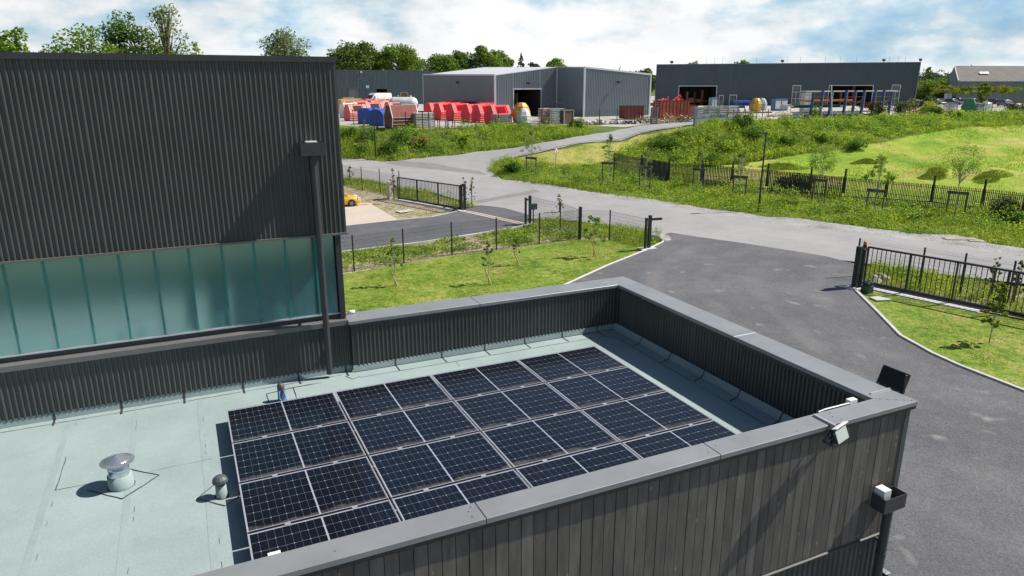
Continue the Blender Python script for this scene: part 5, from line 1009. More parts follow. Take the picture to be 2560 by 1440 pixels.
for k, (px, py) in enumerate(((1095, 318), (1099, 318), (1114, 318), (1118, 319), (1121, 318), (1137, 318))):
    q = G(px, py+3); tag(MB().tube([(q.x, q.y, q.z-.1), (q.x, q.y, q.z+.95)], .05, 8).build('stake', m_fence if k % 2 else m_blue), 'thin short stake at the yard edge in front of the red row', 'stake', 'thin stakes at the yard edge')
for k, (px, py) in enumerate(((1073, 266), (1086, 266), (1096, 266))): 
    q = G(px, 276); t0 = stack('cream upright panel crate against the grey warehouse, %s from left' % ['first', 'second', 'third'][k], px, 280, .9, .9, 1, 2.6, 0, M('cream', (.60, .55, .45), .7) if 'cream' not in bpy.data.materials else bpy.data.materials['cream'], 'panel_crate', 'crate', 'cream crates against the warehouse')
# yard fence and its grey gate
yp = [G(x, y) for x, y in ((780, 318), (884, 313), (944, 320), (1015, 324), (1057, 326), (1073, 330), (1132, 323), (1190, 319), (1246, 316), (1300, 315), (1353, 314), (1404, 313), (1452, 312), (1498, 312), (1542, 312), (1585, 311), (1626, 311))]
mesh_fence('mesh_fence', 'thin dark wire fence along the top of the bank in front of the yard', yp, h=1.9, step=.22, wr=.005, pw=.09)
gA, gB = G(1628, 312), G(1642, 312); t0 = thing('gate_leaf', 'narrow grey barred gate leaf standing beside the wood heap', 'gate', tuple(gA)); d = Vector((gB.x-gA.x, gB.y-gA.y, 0)); mg = M('gate_grey', (.20, .23, .24), .5)
m = MB(); m.bar((0, 0, 0), (0, 0, 2.3), .14).bar(d, d+Vector((0, 0, 2.3)), .14).bar((0, 0, 2.25), d+Vector((0, 0, 2.25)), .1); m.build('frame', mg, t0); m = MB()
for k in range(1, 8): m.bar(d*(k/8), d*(k/8)+Vector((0, 0, 2.2)), .04)
m.build('bars', mg, t0)
gA, gB = G(1735, 315), G(1843, 307); d = Vector((gB.x-gA.x, gB.y-gA.y, 0)); t0 = thing('yard_gate', 'long grey barred gate with a solid lower panel at the top of the side road', 'gate', tuple(gA)); m = MB(); m.bar((0, 0, 0), (0, 0, 2.3), .2).bar(d*.5, d*.5+Vector((0, 0, 2.1)), .1).bar(d, d+Vector((0, 0, 2.1)), .12).bar((0, 0, 2.1), d+Vector((0, 0, 2.1)), .09); m.build('frame', mg, t0); MB().bar(Vector((0, 0, .45)), d+Vector((0, 0, .45)), .05, .75).build('lower_panel', mg, t0); m = MB()
for k in range(1, 46): m.bar(d*(k/46)+Vector((0, 0, .8)), d*(k/46)+Vector((0, 0, 2.1)), .03)
m.build('bars', mg, t0)
# long timber trestle
a, b = G(1812, 300), G(1928, 297); t0 = thing('timber_trestle', 'long dark timber beam resting on low posts behind the grey gate', 'trestle', tuple(a)); d = b-a; d.z = 0
MB().bar((0, 0, 1.0), d+Vector((0, 0, 1.0)), .22, .18).build('beam', m_wood2, t0)
for k in range(8): p = d*((k+.4)/8); MB().bar(p, p+Vector((0, 0, 1.5)), .09).build('post', m_wood2, t0)
# blue cantilever rack
m_rb = M('rack_blue', (.015, .06, .24), .5); m_ro = M('rack_orange', (.62, .22, .06), .5, var=.2); m_lb = M('rack_pale', (.42, .50, .60), .5)
rk = thing('storage_rack', 'tall blue cantilever rack with orange braces, loaded with pipes and boards', 'rack', tuple(G(2010, 299))); base = G(2010, 299)
cols_ = [(2024, 295), (2047, 295), (2070, 295), (2106, 294), (2128, 294), (2150, 294), (2178, 292), (2199, 292), (2219, 291)]; cp = [G(*c) for c in cols_]
for c in cp:
    p = c-base; n = Vector((0, 1, 0)); MB().bar(p, p+Vector((.15, 0, 3.9)), .26, .2).build('column', m_rb, rk); m = MB(); m.bar(p+Vector((.2, -.12, 0)), p+Vector((.35, -.12, 3.9)), .08, .06); m.build('column_edge', m_lb, rk)
for grp in ((0, 1, 2), (3, 4, 5), (6, 7, 8)):
    m = MB(); a, b, c = [cp[i]-base for i in grp]
    for z in (.5, 2.3, 3.0): m.bar(a+Vector((0, -.1, z)), c+Vector((0, -.1, z)), .07, .06)
    m.bar(a+Vector((0, -.1, .4)), c+Vector((0, -.1, 2.8)), .09, .06); m.bar(a+Vector((0, 0, 2.8)), c+Vector((0, 0, .6)), .06, .04); m.build('brace', m_ro, rk)
m0 = cp[0]-base; m9 = cp[-1]-base
def load(name, label, cat, z, hh, x0, x1, dy, mat, n=6, seed=1):
    a = base+m0.lerp(m9, x0)+Vector((0, dy, z)); b = base+m0.lerp(m9, x1)+Vector((0, dy, z)); r = random.Random(seed); m = MB(); dd_ = (b-a).normalized(); nn_ = Vector((-dd_.y, dd_.x, 0))
    for k in range(n): o = nn_*(k*.12-.3); e0, e1 = r.uniform(-.6, .6), r.uniform(-.6, .6); z_ = Vector((0, 0, r.uniform(0, hh))); m.bar(a+o+dd_*e0+z_, b+o+dd_*e1+z_, .12, .1)
    return tag(m.build(name, mat), label, cat)
load('pipe_bundle', 'long pale pipes lying on the top level of the blue rack', 'pipes', 3.75, .12, -.12, 1.05, .1, m_wht, 6, 2); load('board_bundle', 'orange-brown boards on the middle level of the blue rack', 'boards', 2.3, .3, .0, .6, 1.2, M('boards_orange', (.50, .20, .09), .7, isl=.25), 9, 3); load('board_bundle', 'green sheets on the lower level of the blue rack', 'sheets', 1.35, .45, -.1, .55, 1.6, m_dgn, 14, 4); load('pipe_bundle', 'pale bundles at the foot of the blue rack', 'bundles', .3, .6, -.15, .75, .8, m_film, 12, 5); load('board_bundle', 'brown timber on the bottom level of the blue rack', 'timber', .1, .3, -.05, 1.0, .4, m_wood2, 8, 6); load('board_bundle', 'dark red boards stored at the right end of the blue rack', 'boards', 1.2, .9, .72, 1.0, 1.0, m_rust, 10, 8)
a = G(2080, 296); tag(MB().bar(a, a+Vector((-.9, 0, 4.6)), .14, .1).build('leaning_pole', m_wht), 'tall pale pole leaning in front of the blue rack', 'pole')
# smaller things along the slate warehouse
def kiosk(name, label, cat, px, py, sx, sy, h, mat, mat2, rz=0.0, legs=False):
    q = G(px, py); t0 = thing(name, label, cat, (q.x, q.y, q.z+.03), rz); m = MB(); m.box(0, sx, 0, sy, h-.35 if legs else .05, h); m.build('body', mat, t0, bevel=.05); m = MB()
    if legs:
        for x in (.05, sx-.15):
            for y in (.05, sy-.15): m.box(x, x+.1, y, y+.1, 0, h-.35)
        m.box(0, sx, sy-.08, sy, .6, 1.0)
    else:
        m.box(.1, sx*.45, -.04, 0, h*.2, h*.85).box(sx*.55, sx-.1, -.04, 0, h*.2, h*.85)
    m.build('legs' if legs else 'doors', mat2, t0)
kiosk('shelter_frame', 'blue open-sided shelter frame by the slate warehouse', 'shelter', 1845, 280, 2.6, 1.6, 2.0, m_blue, m_blue, -.1, True); kiosk('storage_cabinet', 'blue and white cabinet group between the igloo and the glazed door', 'cabinet', 1936, 278, 2.9, 1.2, 2.2, M('cab_blue', (.06, .17, .30), .5), m_wht, -.1); kiosk('storage_cabinet', 'teal stacked cabinet beside the left doorway of the slate warehouse', 'cabinet', 1778, 276, 1.3, 1.1, 2.4, M('cab_teal', (.10, .22, .25), .5), m_film, -.1); kiosk('shelter_frame', 'grey framed bench table in front of the glazed door', 'table', 1958, 282, 1.7, 1.0, 1.4, m_film, m_film, -.1, True); kiosk('storage_cabinet', 'pale tall locker leaning beside the blue rack left end', 'cabinet', 2007, 284, 1.9, 1.0, 3.4, M('cab_pale', (.36, .37, .37), .6), m_film, -.1)
sticks('wood_heap', 'low heap of yellowish timber on the yard in front of the slate warehouse', 'wood heap', G(1958, 292), 50, (3.0, 1.2), .5, 2.2, [m_wood, m_wood2, m_ylw], 22); sticks('wood_heap', 'dark low heap of bars beside the trestle end', 'wood heap', G(1985, 299), 50, (2.6, 1.0), .5, 2.2, [m_wood2, m_black, m_film], 23)
# right end: bins, cages, cars, truck
kiosk('waste_bin', 'dark green open waste container at the end corner of the slate warehouse', 'bin', 2288, 270, 3.4, 1.8, 1.5, m_dgn, m_black, -.2)
q = G(2418, 284); bank('green house-shaped container with pale louvres among the bushes', M('green_cont', (.07, .24, .15), .5), q, R(-60), 2.4, 2.2, 2.4, None, 'slope_top_container', True, mat2=M('green_pale', (.25, .42, .32), .5), cat='container', hole=m_dgn)
for k, (px, py) in enumerate(((2440, 284), (2456, 284), (2370, 282))): stack('wire cage crate among the bushes, %s' % ['beside the green container', 'right of the first cage', 'left of the green container'][k], px, py, 1.8, 1.2, 8, .2, -.2, [m_film, m_steel, bpy.data.materials['crate_grey']][k], 'wire_cage', 'cage', 'wire cages by the bushes')
sticks('scrap_heap', 'dark brown scrap strip below the yellow broom', 'scrap heap', G(2310, 284), 80, (5, 1.2), .8, 1.6, [m_rustl, m_wood2, m_rust], 31, .1)
cs_ = [(2324, 262, (.55, .56, .58), 'silver hatchback, leftmost of the cars beside the slate warehouse', -95), (2342, 263, (.03, .035, .06), 'dark navy car parked beside the leftmost silver one', -100), (2381, 262, (.08, .11, .15), 'slate blue car parked right of the white truck', -95), (2397, 260, (.06, .04, .10), 'dark purple car parked behind the slate blue one', -85), (2417, 263, (.62, .62, .63), 'white car parked above the green container', -100), (2434, 261, (.05, .05, .06), 'black car parked right of the white one', -80), (2454, 264, (.50, .51, .54), 'light grey car with roof bars parked right of the black one', -95), (2487, 263, (.14, .03, .045), 'dark red car parked second from the right', -60), (2514, 266, (.20, .26, .31), 'blue-grey rounded car, rightmost of the row', -110)]
for px, py, col, lb, a in cs_:
    q = G(px, py); car(lb, M('car_paint', col, .3, .2, coat=.6), (q.x, q.y, q.z+.03), R(a), 4.2, 1.78, 1.48)
q = G(2352, 258); t0 = thing('truck', 'white small truck with a boxy cab behind the parked cars', 'truck', (q.x, q.y, q.z), R(-60)); m = MB(); m.box(.6, 2.4, -1.0, 1.0, .5, 2.6); m.build('cab', m_white, t0, bevel=.15); MB().box(2.41, 2.43, -.85, .85, 1.6, 2.3).build('windscreen', m_vglass, t0); MB().box(-3, .5, -1.05, 1.05, .8, 1.2).build('bed', m_film, t0)
for x in (-2, 1.5):
    for s in (-1, 1): wheel(t0, x, s*.85, .4, s, True)
# ------------------------------------------------------------------ trees and plants
m_bark = M('bark', (.13, .105, .08), .9, var=.35, vs=6, bump=.6, bs=14); m_barkp = M('bark_pale', (.36, .35, .30), .85, var=.3, vs=5)
lf_oak = leafmat('leaves_oak', [(.06, .12, .018), (.13, .225, .03), (.23, .34, .05)], .28, .35)
lf_dark = leafmat('leaves_dark', [(.045, .095, .022), (.10, .175, .035), (.17, .265, .055)], .22, .3)
lf_open = leafmat('leaves_open', [(.08, .13, .03), (.15, .22, .045), (.25, .32, .08)], .4, .6)
lf_grey = leafmat('leaves_greygreen', [(.09, .13, .05), (.15, .20, .08), (.23, .27, .12)], .3, .5)
lf_con = leafmat('needles', [(.035, .055, .030), (.055, .085, .045), (.09, .12, .07)], .1, .5)
lf_yel = leafmat('leaves_yellowgreen', [(.10, .15, .015), (.17, .22, .02), (.27, .30, .04)], .35, 1.2)
lf_young = leafmat('leaves_young', [(.11, .20, .03), (.18, .30, .04), (.28, .39, .08)], .45, 2.5)
def tree(name, label, p, h, cr, nleaf=3000, ls=.5, seed=1, mat=None, shape='round', group='trees', base=.3, bark=None, clumps=34, cat='tree', squash=1.0):
    rs = np.random.RandomState(seed); t0 = thing(name, label, cat, (p.x, p.y, p.z), 0, group); mat = mat or lf_oak; zc0 = h*base; cc = []
    for k in range(clumps):
        if shape == 'round':
            v = rs.normal(size=3); v /= np.linalg.norm(v); r = rs.uniform(.45, 1)**.5; z = zc0+(h-zc0)*(.5+.44*v[2]*r*squash); cc.append((v[0]*r*cr*.8, v[1]*r*cr*.8, z, rs.uniform(.20, .34)*cr))
        elif shape == 'open':
            u = rs.uniform(0, 1); wd = cr*(1-u*.72)*rs.uniform(.3, 1); a = rs.uniform(0, 6.28); cc.append((math.cos(a)*wd, math.sin(a)*wd, zc0+(h-zc0)*u*.97, cr*rs.uniform(.10, .2)))
        elif shape == 'cone':
            u = rs.uniform(0, 1); wd = cr*(1-u)*rs.uniform(.5, 1); a = rs.uniform(0, 6.28); cc.append((math.cos(a)*wd, math.sin(a)*wd, zc0+(h-zc0)*u, cr*.22*(1.15-u)))
        elif shape == 'flat':
            a = rs.uniform(0, 6.28); r = cr*rs.uniform(0, 1)**.5; cc.append((math.cos(a)*r, math.sin(a)*r, h*rs.uniform(.72, .93)-abs(r/cr)**2*h*.16, cr*rs.uniform(.14, .24)))
    m = MB(); lean = rs.uniform(-.04, .04, 2)*h; top = (lean[0], lean[1], h*(.9 if shape in ('open', 'cone') else .68)); tr = max(.012, h*(.018 if h > 7 else .008))
    m.tube([(0, 0, -.2), (lean[0]*.2, lean[1]*.2, h*.25), (lean[0]*.6, lean[1]*.6, h*.5), top], [tr*1.25, tr, tr*.7, tr*.2], 8)
    for c in cc[:int(clumps*.7)]:
        u = max(.18, min(.8, c[2]/h-.18)); s = Vector((lean[0]*u, lean[1]*u, h*u)); e = Vector(c[:3]); md = s.lerp(e, .5)+Vector((0, 0, (e-s).length*.08)); m.tube([s, md, e], [tr*.35, tr*.22, tr*.06], 5, caps=False)
    m.build('trunk', bark or m_bark, t0, smooth=True)
    wts = np.array([c[3]**2 for c in cc]); wts /= wts.sum(); pk = rs.choice(len(cc), nleaf, p=wts); ca = np.array(cc)
    v = rs.normal(size=(nleaf, 3)); v /= np.linalg.norm(v, axis=1)[:, None]; r = rs.uniform(.25, 1.05, nleaf)**.6
    Pp = ca[pk, :3]+v*(r*ca[pk, 3])[:, None]*np.array([1, 1, .8 if shape != 'flat' else .5]); Pp[:, 2] = np.maximum(Pp[:, 2], h*.06)
    np_mesh('crown', leaves(Pp, np.full(nleaf, ls), rs, .4), 4, mat, t0); return t0
def tr_at(px, ytop, dist): 
    q = pos(px, ytop, dist); z = gz(q.x, q.y); return Vector((q.x, q.y, z)), q.z-z
T = [('broadleaf_tree', 'green tree cut by the left edge of the photo above the hall roof', 8, 56, 62, 2.6, 4500, .30, 11, lf_oak, 'round', .35, 40),
     ('broadleaf_tree', 'broad bright green tree above the hall roof, left of the tall dark one', 212, 62, 66, 3.9, 8000, .25, 12, lf_oak, 'round', .40, 70),
     ('broadleaf_tree', 'tall dark green bushy tree above the hall roof', 318, 30, 68, 3.3, 9000, .27, 13, lf_dark, 'round', .36, 80),
     ('broadleaf_tree', 'tall thin see-through tree with bare branches above the hall roof', 418, 13, 64, 3.9, 4600, .20, 14, lf_open, 'open', .30, 150),
     ('broadleaf_tree', 'small pale tree top just showing above the hall roof', 484, 103, 72, 2.0, 2200, .24, 15, lf_young, 'open', .4, 40),
     ('birch_tree', 'airy grey-green birch above the right part of the hall roof', 706, 66, 92, 3.5, 9500, .24, 16, lf_grey, 'round', .30, 80)]
for nm, lb, px, yt, ds, cr, nl, ls, sd_, mt, shp, bs, cl in T:
    p, h = tr_at(px, yt, ds); tree(nm, lb, p, h, cr, nl, ls, sd_, mt, shp, 'trees standing behind the hall', bs, m_barkp if 'birch' in nm else None, cl)
T = [('broadleaf_tree', 'big round dark green tree just right of the hall, above the dark warehouse', 886, 103, 250, 8.5, 9000, .75, 21, lf_dark, 'round', .2, 70),
     ('broadleaf_tree', 'smaller dark tree filling the gap between the two big round ones', 925, 126, 258, 4.5, 3500, .7, 32, lf_dark, 'round', .2, 40), ('broadleaf_tree', 'wide bright green tree second from the hall above the dark warehouse', 992, 112, 250, 8.3, 9000, .75, 22, lf_oak, 'round', .2, 70),
     ('broadleaf_tree', 'small slim tree in the gap left of the middle pair', 1059, 146, 260, 1.9, 1200, .6, 23, lf_open, 'open', .2, 30),
     ('broadleaf_tree', 'low left tree of the middle pair above the warehouse roof', 1108, 134, 255, 7.0, 6000, .7, 24, lf_oak, 'round', .2, 50), ('broadleaf_tree', 'darker right tree of the middle pair above the warehouse roof', 1152, 124, 262, 6.2, 6000, .7, 25, lf_dark, 'round', .2, 50),
     ('broadleaf_tree', 'tallest round tree right of the middle pair', 1212, 110, 262, 6.4, 8000, .7, 26, lf_oak, 'round', .2, 55), ('broadleaf_tree', 'lower rounded tree leaning on the tallest one', 1250, 126, 266, 5.0, 5500, .7, 27, lf_oak, 'round', .2, 45),
     ('conifer_tree', 'grey-green ragged conifer behind the bright warehouse roof', 1303, 132, 270, 3.7, 2400, .65, 28, lf_con, 'cone', .1, 55), ('broadleaf_tree', 'low distant scrub right of the ragged conifer', 1335, 152, 285, 3.5, 1500, .7, 29, lf_con, 'round', .2, 25),
     ('broadleaf_tree', 'rounded green tree behind the warehouse ridge', 1395, 143, 280, 4.9, 3500, .7, 30, lf_oak, 'round', .2, 45), ('conifer_tree', 'tiny pointed conifer top above the projecting warehouse half', 1550, 163, 300, 1.5, 500, .6, 31, lf_con, 'cone', .3, 20),
     ('broadleaf_tree', 'dark tree between the two warehouses', 1618, 172, 300, 4.2, 2600, .8, 33, lf_dark, 'round', .05, 40), ('broadleaf_tree', 'tree top peeping over the left part of the slate warehouse roof', 1735, 154, 300, 3.6, 1300, .7, 34, lf_oak, 'round', .3, 20), ('broadleaf_tree', 'tree top peeping over the middle of the slate warehouse roof', 1852, 152, 300, 4.0, 1500, .7, 35, lf_oak, 'round', .3, 20)]
for nm, lb, px, yt, ds, cr, nl, ls, sd_, mt, shp, bs, cl in T:
    p, h = tr_at(px, yt, ds); tree(nm, lb, p, h, cr*1.12, int(nl*1.7), ls, sd_, mt, shp, 'trees behind the warehouses', bs, None, int(cl*1.5))
lf_far = leafmat('leaves_far', [(.035, .065, .030), (.06, .105, .042), (.09, .14, .055)], .15, .08)
rs = np.random.RandomState(77)
for k, (px, yt, ds, cr) in enumerate([(2312, 178, 300, 5), (2338, 182, 310, 5), (2362, 185, 320, 5.5), (2308, 205, 260, 4), (2332, 202, 255, 5), (2356, 196, 262, 4.5)]):
    p, h = tr_at(px, yt, ds); tree('broadleaf_tree', 'tree in the hazy group between the slate warehouse and the barn, %s' % ['top left', 'top middle', 'top right', 'lower left', 'lower middle', 'lower right'][k], p, h, cr*1.3, 6000, .5, 50+k, lf_far if k < 3 else lf_oak, 'round', 'trees between the slate warehouse and the barn', .02, None, 40)
# a distant wood closing the horizon
V = []; r0 = np.random.RandomState(8)
for a in np.arange(R(-12), R(72), .0035):
    d = r0.uniform(480, 620); n = 26; h = r0.uniform(9, 14); cx_, cy_ = math.sin(a)*d, math.cos(a)*d; v = r0.normal(size=(n, 3)); v /= np.linalg.norm(v, axis=1)[:, None]; V.append(np.stack([cx_+v[:, 0]*4, cy_+v[:, 1]*4, 4.5+h*.5+v[:, 2]*h*.55], -1))
V = np.concatenate(V); tag(np_mesh('distant_wood', leaves(V, np.full(len(V), 3.4), r0, .1), 4, lf_far), 'distant wooded belt closing the horizon', 'wood', None, 'stuff')
for k, (px, yt, lb) in enumerate(((2376, 210, 'flat-topped yellow-green tree at the barn corner'), (2432, 212, 'flat-topped yellow-green tree in front of the barn wall'), (2512, 211, 'flat-topped yellow-green tree at the far right by the cars'))):
    p, h = tr_at(px, yt, 196); tree('broadleaf_tree', lb, p, h*1.0, 3.4, 2600, .33, 70+k, lf_yel, 'flat', 'flat-topped trees by the barn', .5, None, 40)
p, h = tr_at(2466, 203, 190); tree('broadleaf_tree', 'leaning bright ivy-clad tree in front of the barn', p, h, 1.5, 2600, .3, 80, lf_yel, 'round', 'flat-topped trees by the barn', .15, None, 36); p, h = tr_at(2328, 229, 180); tree('conifer_tree', 'small dark conical shrub beside the white truck', p, h, 1.3, 1200, .28, 81, lf_dark, 'round', 'trees by the barn', .02, None, 24)
p, h = tr_at(880, 233, 120); tree('bare_tree', 'small bare tree in front of the dark warehouse', p, h, 1.2, 40, .1, 82, lf_open, 'open', 'trees by the dark hall', .3, m_barkp, 14)
# young trees
def young(name, label, p, h, cr, nl, ls, seed, group, mat=None, base=.45, stake=None, clumps=26, bark=None):
    t0 = tree(name, label, p, h, cr, nl, ls, seed, mat or lf_young, 'open' if cr < 1.3 else 'round', group, base, bark or m_barkp, clumps)
    return t0
yg = [(1331, 322, 0, 1.15, lf_open, 'young tree tied in the guard nearest the fork'), (1519, 335, 1, .9, lf_open, 'small young tree in the guard at the left end of the slatted fence'), (1611, 372, 2, .8, lf_open, 'thin young tree in the second guard'), (1745, 378, 3, .8, lf_open, 'thin young tree in the third guard'), (1846, 372, 4, 1.0, lf_open, 'young tree in the guard left of the lamp post'), (2046, 362, 5, 1.3, lf_young, 'leafy young tree in the guard right of the lamp post'), (2188, 385, 6, 1.25, lf_young, 'leafy young tree in the sixth guard'), (2392, 352, 7, 1.5, lf_young, 'tallest leafy young tree in the rightmost guard')]
for px, yt, gi, cr, mt, lb in yg:
    gp, gh = guards[gi]; q = pos(px, yt, gp.xy.length); h = max(2.6, q.z-gp.z); young('young_tree', lb, gp, h, cr, 2400 if mt is lf_young else 1100, .10, 90+gi, 'young trees in wooden guards', mt, .52, None, 46)
    st_ = MB().tube([(gp.x, gp.y, gp.z), (gp.x+.02, gp.y, gp.z+gh*.9)], .035, 6).build('trunk_guard', m_wht); tag(st_, 'pale sleeve on the %s' % lb.replace(' in the guard', ', guard'), 'trunk sleeve', 'pale trunk sleeves')
m_stake = M('stake_wood', (.60, .44, .24), .8, var=.25)
def stake(p, ox, h, lb, tilt=(.35, .0), mat=None, r=.036):
    tag(MB().tube([(p.x+ox, p.y-.1, p.z-.1), (p.x+ox-tilt[0], p.y-.1-tilt[1], p.z+h)], r, 7).build('tree_stake', mat or m_stake), lb, 'stake', 'tree stakes')
for px, pb, yt, cr, mt, nl, lb, stl in ((988, 716, 592, .45, lf_young, 420, 'leftmost slim sapling with a leaning stake on the lawn', 'leaning stake of the leftmost sapling on the lawn'), (1221, 712, 600, .42, lf_open, 320, 'sapling second from left on the lawn, its leaves against the stony bed', 'leaning stake of the second sapling on the lawn'), (1292, 664, 590, .35, lf_open, 200, 'barely leafed sapling on the lawn close to the fence', 'leaning stake of the barely leafed sapling'), (1483, 644, 538, .75, lf_young, 900, 'bushiest sapling on the lawn beside the stout fence post', 'leaning stake of the bushiest sapling')):
    p = G(px, pb); q = pos(px-6, yt, p.xy.length); young('sapling', lb, p, q.z-p.z, cr, nl, .11, int(px), 'saplings on the lawn', mt, .42, None, 26); stake(p, .15, .95 if px != 1483 else 1.25, stl, (.42, .05))
p = G(2472, 860); q = pos(2492, 703, p.xy.length); young('sapling', 'leafy yellow-green sapling on the right lawn in front of the sliding gate', p, q.z-p.z, .48, 1500, .10, 5, 'saplings on the lawn', lf_yel, .34, None, 40)
for px, pb, yt, lb in ((1180, 523, 440, 'leafy climber on a dark stake right of the open gate'), (1160, 520, 440, 'small pale shoot left of the leafy climber'), (1398, 534, 486, 'yellow-green tuft on a dark stake beside the letter box'), (985, 500, 418, 'leafy climber on a stake behind the beige cabinet'), (876, 455, 412, 'thin climber on a stake at the hall corner'), (2476, 745, 640, 'leaf tuft on the left wooden stake behind the right gate'), (2532, 760, 650, 'leaf tuft on the right wooden stake behind the right gate'), (914, 395, 300, 'thin grey young tree before the blue containers'), (1230, 330, 310, 'low shoot at the yard edge')):
    p = G(px, pb); q = pos(px, yt, p.xy.length); h = q.z-p.z
    if px == 1230: continue
    tree('climber' if px != 914 else 'young_tree', lb, p, h, .38 if px != 914 else .9, 260 if px != 914 else 420, .12, int(px)+3, lf_young if px in (1398, 1180) else lf_grey, 'open', 'staked climbers and shoots', .30, m_bark, 22, 'plant' if px != 914 else 'tree')
    if px not in (1160, 914): tag(MB().tube([(p.x, p.y, p.z-.1), (p.x, p.y, p.z+h*(.72))], .055 if px > 2000 else .04, 8).build('tree_stake', m_bark), 'dark stake of the %s' % lb, 'stake', 'tree stakes')
# ------------------------------------------------------------------ ground cover (nobody could count it)
lf_weed = leafmat('weeds_leaves', [(.08, .17, .028), (.17, .30, .04), (.29, .42, .055), (.42, .48, .08)], .45, .45, .5)
lf_grass = leafmat('weeds_grass', [(.11, .20, .028), (.21, .34, .036), (.33, .43, .055), (.46, .44, .15)], .45, .5, .5)
lf_lump = leafmat('clump_leaves', [(.05, .12, .024), (.13, .25, .036), (.26, .39, .05), (.40, .46, .08)], .45, .45, .35)
lf_dryg = leafmat('weeds_dry', [(.17, .14, .05), (.28, .22, .09), (.16, .19, .04)], .25, .8, .5)
lf_mnd = leafmat('mound_grass', [(.09, .16, .022), (.16, .25, .035), (.28, .32, .09)], .35, 1.2, .5)
lf_bush = leafmat('bush_leaves', [(.05, .11, .02), (.10, .195, .032), (.18, .30, .05)], .4, .7, .5)
lf_gorse = leafmat('gorse', [(.06, .075, .03), (.09, .11, .045), (.14, .15, .07)], .2, .9, .5)
m_flw = M('flower_white', (.75, .75, .70), .6); m_flr = M('seed_heads', (.30, .13, .07), .7, isl=.3); m_fly = M('broom_yellow', (.75, .52, .02), .6, isl=.15)
def weeds(name, label, poly, seed, dens=22, h=(.25, .9), leafy=.5, ls=.16, flow=.012, red=.03, gap=0.0, bsc=.35, blade_w=.014, nb=4, lump=0.0):
    rs = np.random.RandomState(seed); X, Y = rand_in(poly, dens, rs); cm = clump_mod(X, Y, rs, bsc); keep = rs.uniform(0, 1, len(X)) < (1-gap)+gap*cm*1.6-gap*.3; X, Y, cm = X[keep], Y[keep], cm[keep]
    H = h[0]+(h[1]-h[0])*cm**1.5*rs.uniform(.6, 1.2, len(X)); V = [blades(X, Y, rs, H, blade_w, nb=nb)]; obs = np_mesh(name, V[0], 3, lf_grass); tag(obs, label+', the grasses', 'weeds', None, 'stuff')
    k = rs.uniform(0, 1, len(X)) < leafy*(.3+cm); Xl, Yl, Hl = np.repeat(X[k], 5), np.repeat(Y[k], 5), np.repeat(H[k], 5); n = len(Xl)
    Pp = np.stack([Xl+rs.normal(0, .16, n), Yl+rs.normal(0, .16, n), gza(Xl, Yl)+Hl*rs.uniform(.1, .85, n)], -1); tag(np_mesh(name, leaves(Pp, np.full(n, ls), rs, .7), 4, lf_weed), label+', the leafy plants', 'weeds', None, 'stuff')
    if lump:                                   # brambles and docks standing above the rest
        Xc, Yc = rand_in(poly, lump, rs); nc = len(Xc); rc = rs.uniform(.35, 1.0, nc); hc = rs.uniform(.45, 1.15, nc)*h[1]*1.25; per = (rc**2*170).astype(int)+20; ii = np.repeat(np.arange(nc), per); n = len(ii)
        v = rs.normal(size=(n, 3)); v[:, 2] = np.abs(v[:, 2]); v /= np.linalg.norm(v, axis=1)[:, None]; rr2 = rs.uniform(.65, 1.08, n); px_ = Xc[ii]+v[:, 0]*rc[ii]*rr2; py_ = Yc[ii]+v[:, 1]*rc[ii]*rr2
        kk = inside(poly, px_, py_); Pp = np.stack([px_, py_, gza(px_, py_)+v[:, 2]*hc[ii]*rr2], -1)[kk]; tag(np_mesh(name, leaves(Pp, np.full(len(Pp), ls*1.05), rs, .5), 4, lf_lump), label+', the leafy clumps', 'weeds', None, 'stuff')
    for fr, mt, sz, nm in ((flow, m_flw, .07, 'white_flowers'), (red, m_flr, .09, 'seed_heads')):
        k = rs.uniform(0, 1, len(X)) < fr; n = int(k.sum())
        if n > 3: Pp = np.stack([X[k], Y[k], gza(X[k], Y[k])+H[k]*rs.uniform(.8, 1.1, n)], -1); tag(np_mesh(nm, leaves(Pp, np.full(n, sz), rs, .7), 4, mt), label+', the '+nm.replace('_', ' '), 'flowers', None, 'stuff')
def bush(label, p, r, h, n, ls, seed, mat, group='bushes on the banks', flowers=0, fm=None):
    rs = np.random.RandomState(seed); t0 = thing('bush', label, 'bush', (p.x, p.y, p.z), 0, group); c = [(rs.uniform(-.6, .6)*r, rs.uniform(-.6, .6)*r, rs.uniform(.2, .75)*h, rs.uniform(.3, .5)*r) for _ in range(12)]; ca = np.array(c); pk = rs.randint(0, 12, n); v = rs.normal(size=(n, 3)); v /= np.linalg.norm(v, axis=1)[:, None]
    Pp = ca[pk, :3]+v*(ca[pk, 3]*rs.uniform(.4, 1.1, n))[:, None]; Pp[:, 2] = np.clip(Pp[:, 2], .02, h*1.1); np_mesh('foliage', leaves(Pp, np.full(n, ls), rs, .4), 4, mat, t0)
    m = MB()
    for q in c[:7]: m.tube([(0, 0, -.1), (q[0]*.5, q[1]*.5, q[2]*.5), q[:3]], [.04, .03, .01], 5)
    m.build('stems', m_bark, t0)
    if flowers: k = rs.randint(0, n, flowers); o = np_mesh('flowers', leaves(Pp[k]+np.array([0, -.05, .08]), np.full(flowers, ls*.9), rs, .6), 4, fm, t0)
    return t0
bankL = W((640, 322), (860, 318), (1000, 321), (1130, 320), (1250, 315), (1440, 314), (1486, 320), (1478, 335), (1400, 350), (1240, 375), (1100, 392), (1010, 402), (960, 407), (905, 400), (852, 396), (640, 398))
weeds('weeds', 'tall weeds on the bank below the yard', bankL, 101, 26, (.3, 1.05), .45, .17, .012, .03, lump=.22)
